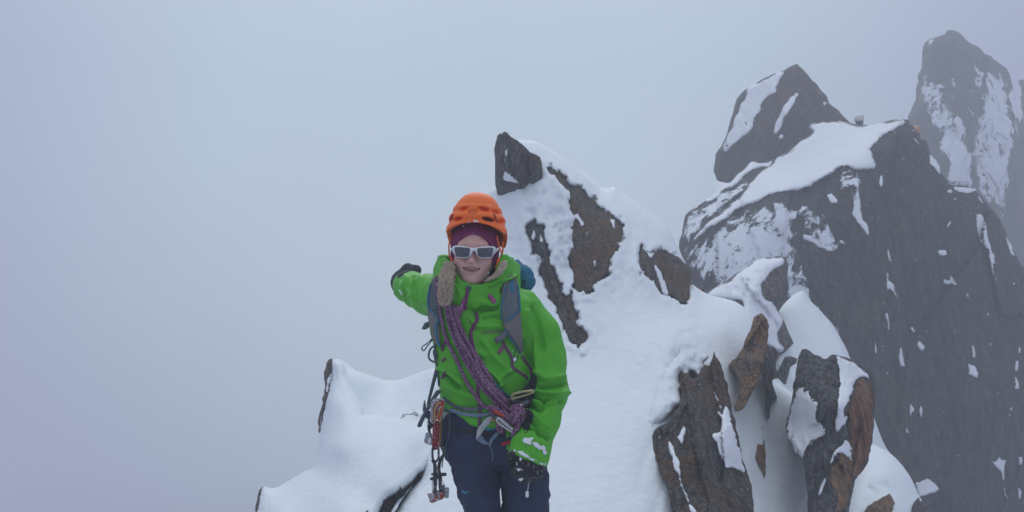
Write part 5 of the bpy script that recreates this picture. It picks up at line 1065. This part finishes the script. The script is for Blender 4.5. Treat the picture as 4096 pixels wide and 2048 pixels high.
# carabiners and loose bits at the belay loop
def ring(name, s, k, d, r, mat, parent): return tube(name, [P(*q_, d) for q_ in R(k, s)], r, mat, parent, closed=True, n=8)
cb = empty('carabiner', W3(2030, 1690, 2.86), 'silver carabiner under the rope knot', 'carabiner')
ring('frame', "1135,335 1160,328 1300,430 1312,455 1290,462 1150,372", 3, 2.858, .0052, M_metal, cb); tube('gate', [P(*q_, 2.852) for q_ in R(3, "1165,340 1240,395 1300,440")], .005, M_metal, cb)
cb2 = empty('carabiner', W3(2100, 1580, 2.88), 'gold carabiner between rope and green sleeve', 'carabiner')
ring('frame', "1285,1110 1310,1090 1400,1070 1490,1062 1500,1080 1420,1110 1320,1140 1290,1150", 2, 2.885, .0045, M_brass, cb2); tube('gate', [P(*q_, 2.88) for q_ in R(2, "1310,1095 1400,1073 1480,1065")], .005, M_brass, cb2)
cb3 = empty('carabiner', W3(2090, 1625, 2.88), 'dark screwgate carabiner behind the rope knot', 'carabiner')
ring('frame', "1255,130 1270,190 1330,220 1440,170 1460,140 1350,160", 3, 2.89, .0048, M_cable, cb3); tube('sleeve', [P(*q_, 2.885) for q_ in R(3, "1340,205 1400,175 1450,150")], .0075, M_grey, cb3)
tube('screw_collar', [P(*q_, 2.880) for q_ in R(3, "1345,208 1388,180")], .006, M_metal, cb3)
qs = empty('sling', W3(2000, 1670, 2.87), 'orange and red tape sling tucked under the rope knot', 'sling')
relief('tape', R(3, "1085,235 1130,245 1200,290 1210,308 1170,300 1110,270"), const(2.853), plain('orange_red_tape', (.5, .06, .02), .7), sp=4, rp=4, rm=.002, thick=.004, parent=qs, shrink=1)
relief('tape', R(3, "1220,415 1250,425 1290,455 1280,468 1240,450"), const(2.872), plain('orange_tape', (.45, .16, .05), .7), sp=4, rp=4, rm=.002, thick=.004, parent=qs, shrink=1)
tube('cord', [P(*q_, 2.875) for q_ in R(3, "1060,330 1110,350 1150,362 1165,380 1130,392")], .003, plain('salmon_cord', (.5, .2, .15), .7), qs)

# ---- rack on the right hip
cdp = lambda s, d: [P(*q_, d) for q_ in R('C', s)]
for lab, dx, dd, sl, mats in (('camming device on a frosted red sling at the climber\'s hip', 0, 2.90, "235,330 270,322 308,335 312,400 305,500 306,600 285,625 262,636 238,622 233,560 236,450", (M_sred, M_redl)), ('camming device on a yellow sling behind the red one', 52, 2.955, "262,330 285,330 330,340 328,450 325,590 305,600 270,590 262,450", (M_syel, M_redl))):
    c = empty('camming_device', W3(*R('C', '%f,1150' % (260 + dx))[0], dd), lab, 'climbing cam')
    o_ = 0 if dx == 0 else 0
    relief('sling', R('C', sl), const(dd), mats[0], sp=4, rp=5, rm=.004, thick=.012, parent=c, shrink=1, jag=1)
    if dx == 0:
        tube('thumb_loop', cdp("245,600 236,650 240,720 258,750 280,752 300,715 302,650 298,600", dd), .0038, M_cable, c)
        tube('stem', cdp("235,735 262,790 264,880 264,1000 268,1080", dd), [.005, .0062, .0066, .006, .006], M_cable, c)
        tube('trigger', cdp("212,943 240,935 290,922 318,910", dd - .012), [.004, .006, .0065, .005], M_cable, c)
        tube('trigger_wire', cdp("240,950 234,1010 240,1060 230,1100", dd - .005), .0012, M_dmetal, c); tube('trigger_wire', cdp("290,930 285,1000 275,1060", dd - .005), .0012, M_dmetal, c)
        lobes = (("185,1095 215,1092 250,1105 290,1112 295,1140 280,1172 255,1190 225,1192 208,1180 202,1150 190,1120", M_redl, dd - .012), ("190,1098 230,1100 262,1112 258,1150 235,1172 215,1165 205,1130", M_dmetal, dd - .018), ("232,1060 280,1050 305,1080 315,1130 300,1165 280,1172 250,1110", M_dmetal, dd))
    else:
        tube('thumb_loop', cdp("335,530 350,580 356,640 346,690 322,715 300,730", dd), .0036, M_cable, c)
        tube('stem', cdp("340,700 312,770 304,840 314,900 318,1000 325,1080", dd), [.005, .006, .006, .006, .006, .006], M_cable, c)
        tube('trigger', cdp("225,888 270,890 340,892 385,890", dd), [.004, .006, .0065, .0055], M_cable, c)
        tube('trigger_wire', cdp("335,900 340,960 362,1000 370,1040", dd - .005), .0012, M_dmetal, c)
        lobes = (("312,1085 350,1080 358,1110 350,1150 325,1155 315,1120", M_redl, dd - .02), ("370,1035 400,1028 412,1042 408,1120 402,1142 365,1135 362,1090", M_dmetal, dd - .01), ("330,1000 365,1010 375,1060 370,1120 340,1150 300,1165 296,1090 310,1040", M_dmetal, dd + .004))
    for s, m_, d_ in lobes: relief('lobe', R('C', s), const(d_), m_, sp=3.5, rp=4, rm=.003, thick=.009, parent=c, shrink=1)
    ring('carabiner', "232,330 228,240 232,150 252,112 300,98 345,105 350,130 290,130 262,160 258,240 262,330" if dx == 0 else "270,330 265,250 280,160 330,120 352,150 340,240 320,330", 'C', dd - .004, .0042, M_dmetal if dx == 0 else M_brass, c)
sg = empty('cord_bundle', W3(1745, 1640, 2.91), 'bundle of red and brown accessory cords on the gear loop', 'cord')
for i, s in enumerate(("250,330 245,230 262,150 300,120 340,130", "262,330 262,220 285,150 330,130", "300,320 322,240 340,170 350,120", "240,310 236,220 250,140 310,105", "275,300 290,210 320,150 348,140", "290,310 310,230 335,180 352,160")):
    tube('cord', cdp(s, 2.893 - .003 * (i % 3)), .004, (M_sred, plain('tan_cord', (.4, .24, .1), .8), M_red, M_dmetal, M_sred, M_syel)[i], sg, rn=.15, seed=i)
nu = empty('wired_nut', W3(1710, 1750, 2.96), 'silver wired nut hanging left of the red sling', 'climbing nut')
relief('wedge', R('C', "165,460 185,448 228,458 232,520 226,580 190,575 152,555 148,530 158,500"), const(2.95), M_dmetal, sp=4, rp=8, rm=.01, thick=.02, parent=nu, shrink=1)
relief('recess', R('C', "188,520 222,500 226,560 195,562"), const(2.9485), M_clump, sp=4, rp=5, rm=.002, thick=.004, parent=nu, shrink=1)
tube('wire', cdp("200,300 192,360 196,420 210,460", 2.955), .0032, M_cable, nu); tube('wire', cdp("205,300 204,360 208,420 214,460", 2.958), .0026, M_cable, nu)
dc = empty('knotted_cord', W3(1715, 1660, 2.97), 'dark blue and white cord knot behind the cams', 'cord')
for i, s in enumerate(("190,215 172,250 185,290 205,270 200,225", "180,230 205,250 195,300", "200,340 222,360 215,400 200,380")): tube('loop', cdp(s, 2.965 + .004 * i), .0055, plain('speckled_cord', (.06, .05, .10), .8, .8, 300), dc, rn=.2, seed=i)

# ================================================================== OTHER CLIMBERS, FAR OFF
def climber(label, x, y, z, hm, jm, s=1., pack_mat=None):
    p_ = empty('person', (x, y, z), label, 'person')
    o = np.array([x, y, z]); f = Field(o + np.array([-.4, -.3, -.02]), o + np.array([.4, .3, 1.9]), .02)
    for a, b, r1, r2 in (((-.09, 0, .06), (-.1, 0, .45), .06, .07), ((-.1, 0, .45), (-.09, 0, .85), .075, .1), ((.09, 0, .06), (.1, 0, .45), .06, .07), ((.1, 0, .45), (.09, 0, .85), .075, .1), ((0, 0, .9), (0, 0, 1.15), .15, .15), ((0, 0, 1.15), (0, 0, 1.36), .16, .15), ((-.17, 0, 1.36), (.17, 0, 1.36), .08, .08), ((-.2, 0, 1.36), (-.27, -.03, 1.08), .065, .055), ((-.27, -.03, 1.08), (-.22, -.15, .88), .055, .045), ((.2, 0, 1.36), (.28, -.03, 1.1), .065, .055), ((.28, -.03, 1.1), (.24, -.15, .9), .055, .045), ((0, 0, 1.36), (0, -.01, 1.55), .06, .055)): f.put(cap(o + np.array(a), o + np.array(b), r1, r2), .03)
    f.put(ell(o + np.array([0, -.02, 1.6]), (.085, .1, .12)), .03)
    V, Q = f.mesh(); mk('body', V, Q, jm, p_)
    f = Field(o + np.array([-.16, -.18, 1.56]), o + np.array([.16, .18, 1.84]), .01); f.put(ell(o + np.array([0, 0, 1.64]), (.105, .13, .15)), .01); f.cut(lambda X, Y, Z: (o[2] + 1.60) - Z)
    V, Q = f.mesh(); h_ = mk('helmet', V, Q, hm, p_)
    for a in (.05,): f = Field(o + np.array([a - .03, -.16, 1.68]), o + np.array([a + .03, -.03, 1.75]), .006); f.put(ell(o + np.array([a, -.12 if a > 0 else -.07, 1.715]), (.011, .016, .013)), .004); V, Q = f.mesh(); mk('vent', V, Q, M_dark, h_)
    return p_
c2 = P(3437, 455, 20.2); climber('distant climber in a white helmet and blue jacket peering over the cliff crest', c2[0], c2[1], c2[2] - 1.79, plain('white_helmet', (.78, .74, .66), .5), plain('blue_jacket', (.03, .06, .19), .7))
c3 = P(3664, 502, 21.2); climber('distant climber in an orange helmet half hidden behind the cliff edge', c3[0], c3[1], c3[2] - 1.79, plain('orange_helmet', (.55, .24, .09), .5), plain('dark_jacket', (.05, .05, .06), .7))
rp_ = empty('red_pack', P(2795, 1230, 8.5), 'red pack just showing over the snow crest', 'backpack')
rc = np.array(P(2797, 1168, 8.3)); f = Field(rc - .2, rc + np.array([.2, .2, .12]), .008)
f.put(ell(rc + np.array([0, .05, -.03]), (.055, .07, .062)), .02); f.put(ell(rc + np.array([.0, .06, -.12]), (.07, .08, .08)), .03); V, Q = f.mesh(); mk('bag', V, Q, plain('red_nylon', (.5, .06, .05), .6), rp_)
tube('strap', [rc + np.array([.02, -.03, .03]), rc + np.array([.035, -.025, -.0]), rc + np.array([.05, -.02, -.08])], .008, M_dark, rp_)

# ================================================================== FALLING SNOW
fr = np.random.default_rng(12); parts = []
for i in range(900):
    d = fr.uniform(2., 7.) ; c = np.array(P(fr.uniform(900, 4200), fr.uniform(500, 2150), d)); r = fr.uniform(.0005, .0013) * (1 if d < 4 else 1.4)
    v = np.array([(1.9, 0, .5), (-1.9, 0, -.5), (0, 1, 0), (0, -1, 0), (-.2, 0, .9), (.2, 0, -.9)]) * r + c
    parts.append((v, [[0, 2, 4], [2, 1, 4], [1, 3, 4], [3, 0, 4], [2, 0, 5], [1, 2, 5], [3, 1, 5], [0, 3, 5]]))
V, Fc = merge(parts); mk('falling_snow', V, Fc, snow_mat('flakes', (.88, .9, .93), 0), kind='stuff', smooth=False)

# ================================================================== AIR
hz_v = [(x, y, z) for x in (-45, 45) for y in (-6, 62) for z in (-14, 22)]
hz = mk('haze', hz_v, [[0, 1, 3, 2], [4, 6, 7, 5], [0, 4, 5, 1], [2, 3, 7, 6], [0, 2, 6, 4], [1, 5, 7, 3]], None, smooth=False, fix=True, kind='stuff')
hm = bpy.data.materials.new('haze_air'); hm.use_nodes = True; t = hm.node_tree; t.nodes.clear()
ho = t.nodes.new('ShaderNodeOutputMaterial'); pv = t.nodes.new('ShaderNodeVolumePrincipled')
pv.inputs['Color'].default_value = (.93, .95, 1, 1); pv.inputs['Density'].default_value = .0145; pv.inputs['Anisotropy'].default_value = .0
t.links.new(pv.outputs[0], ho.inputs['Volume']); hz.data.materials.append(hm)
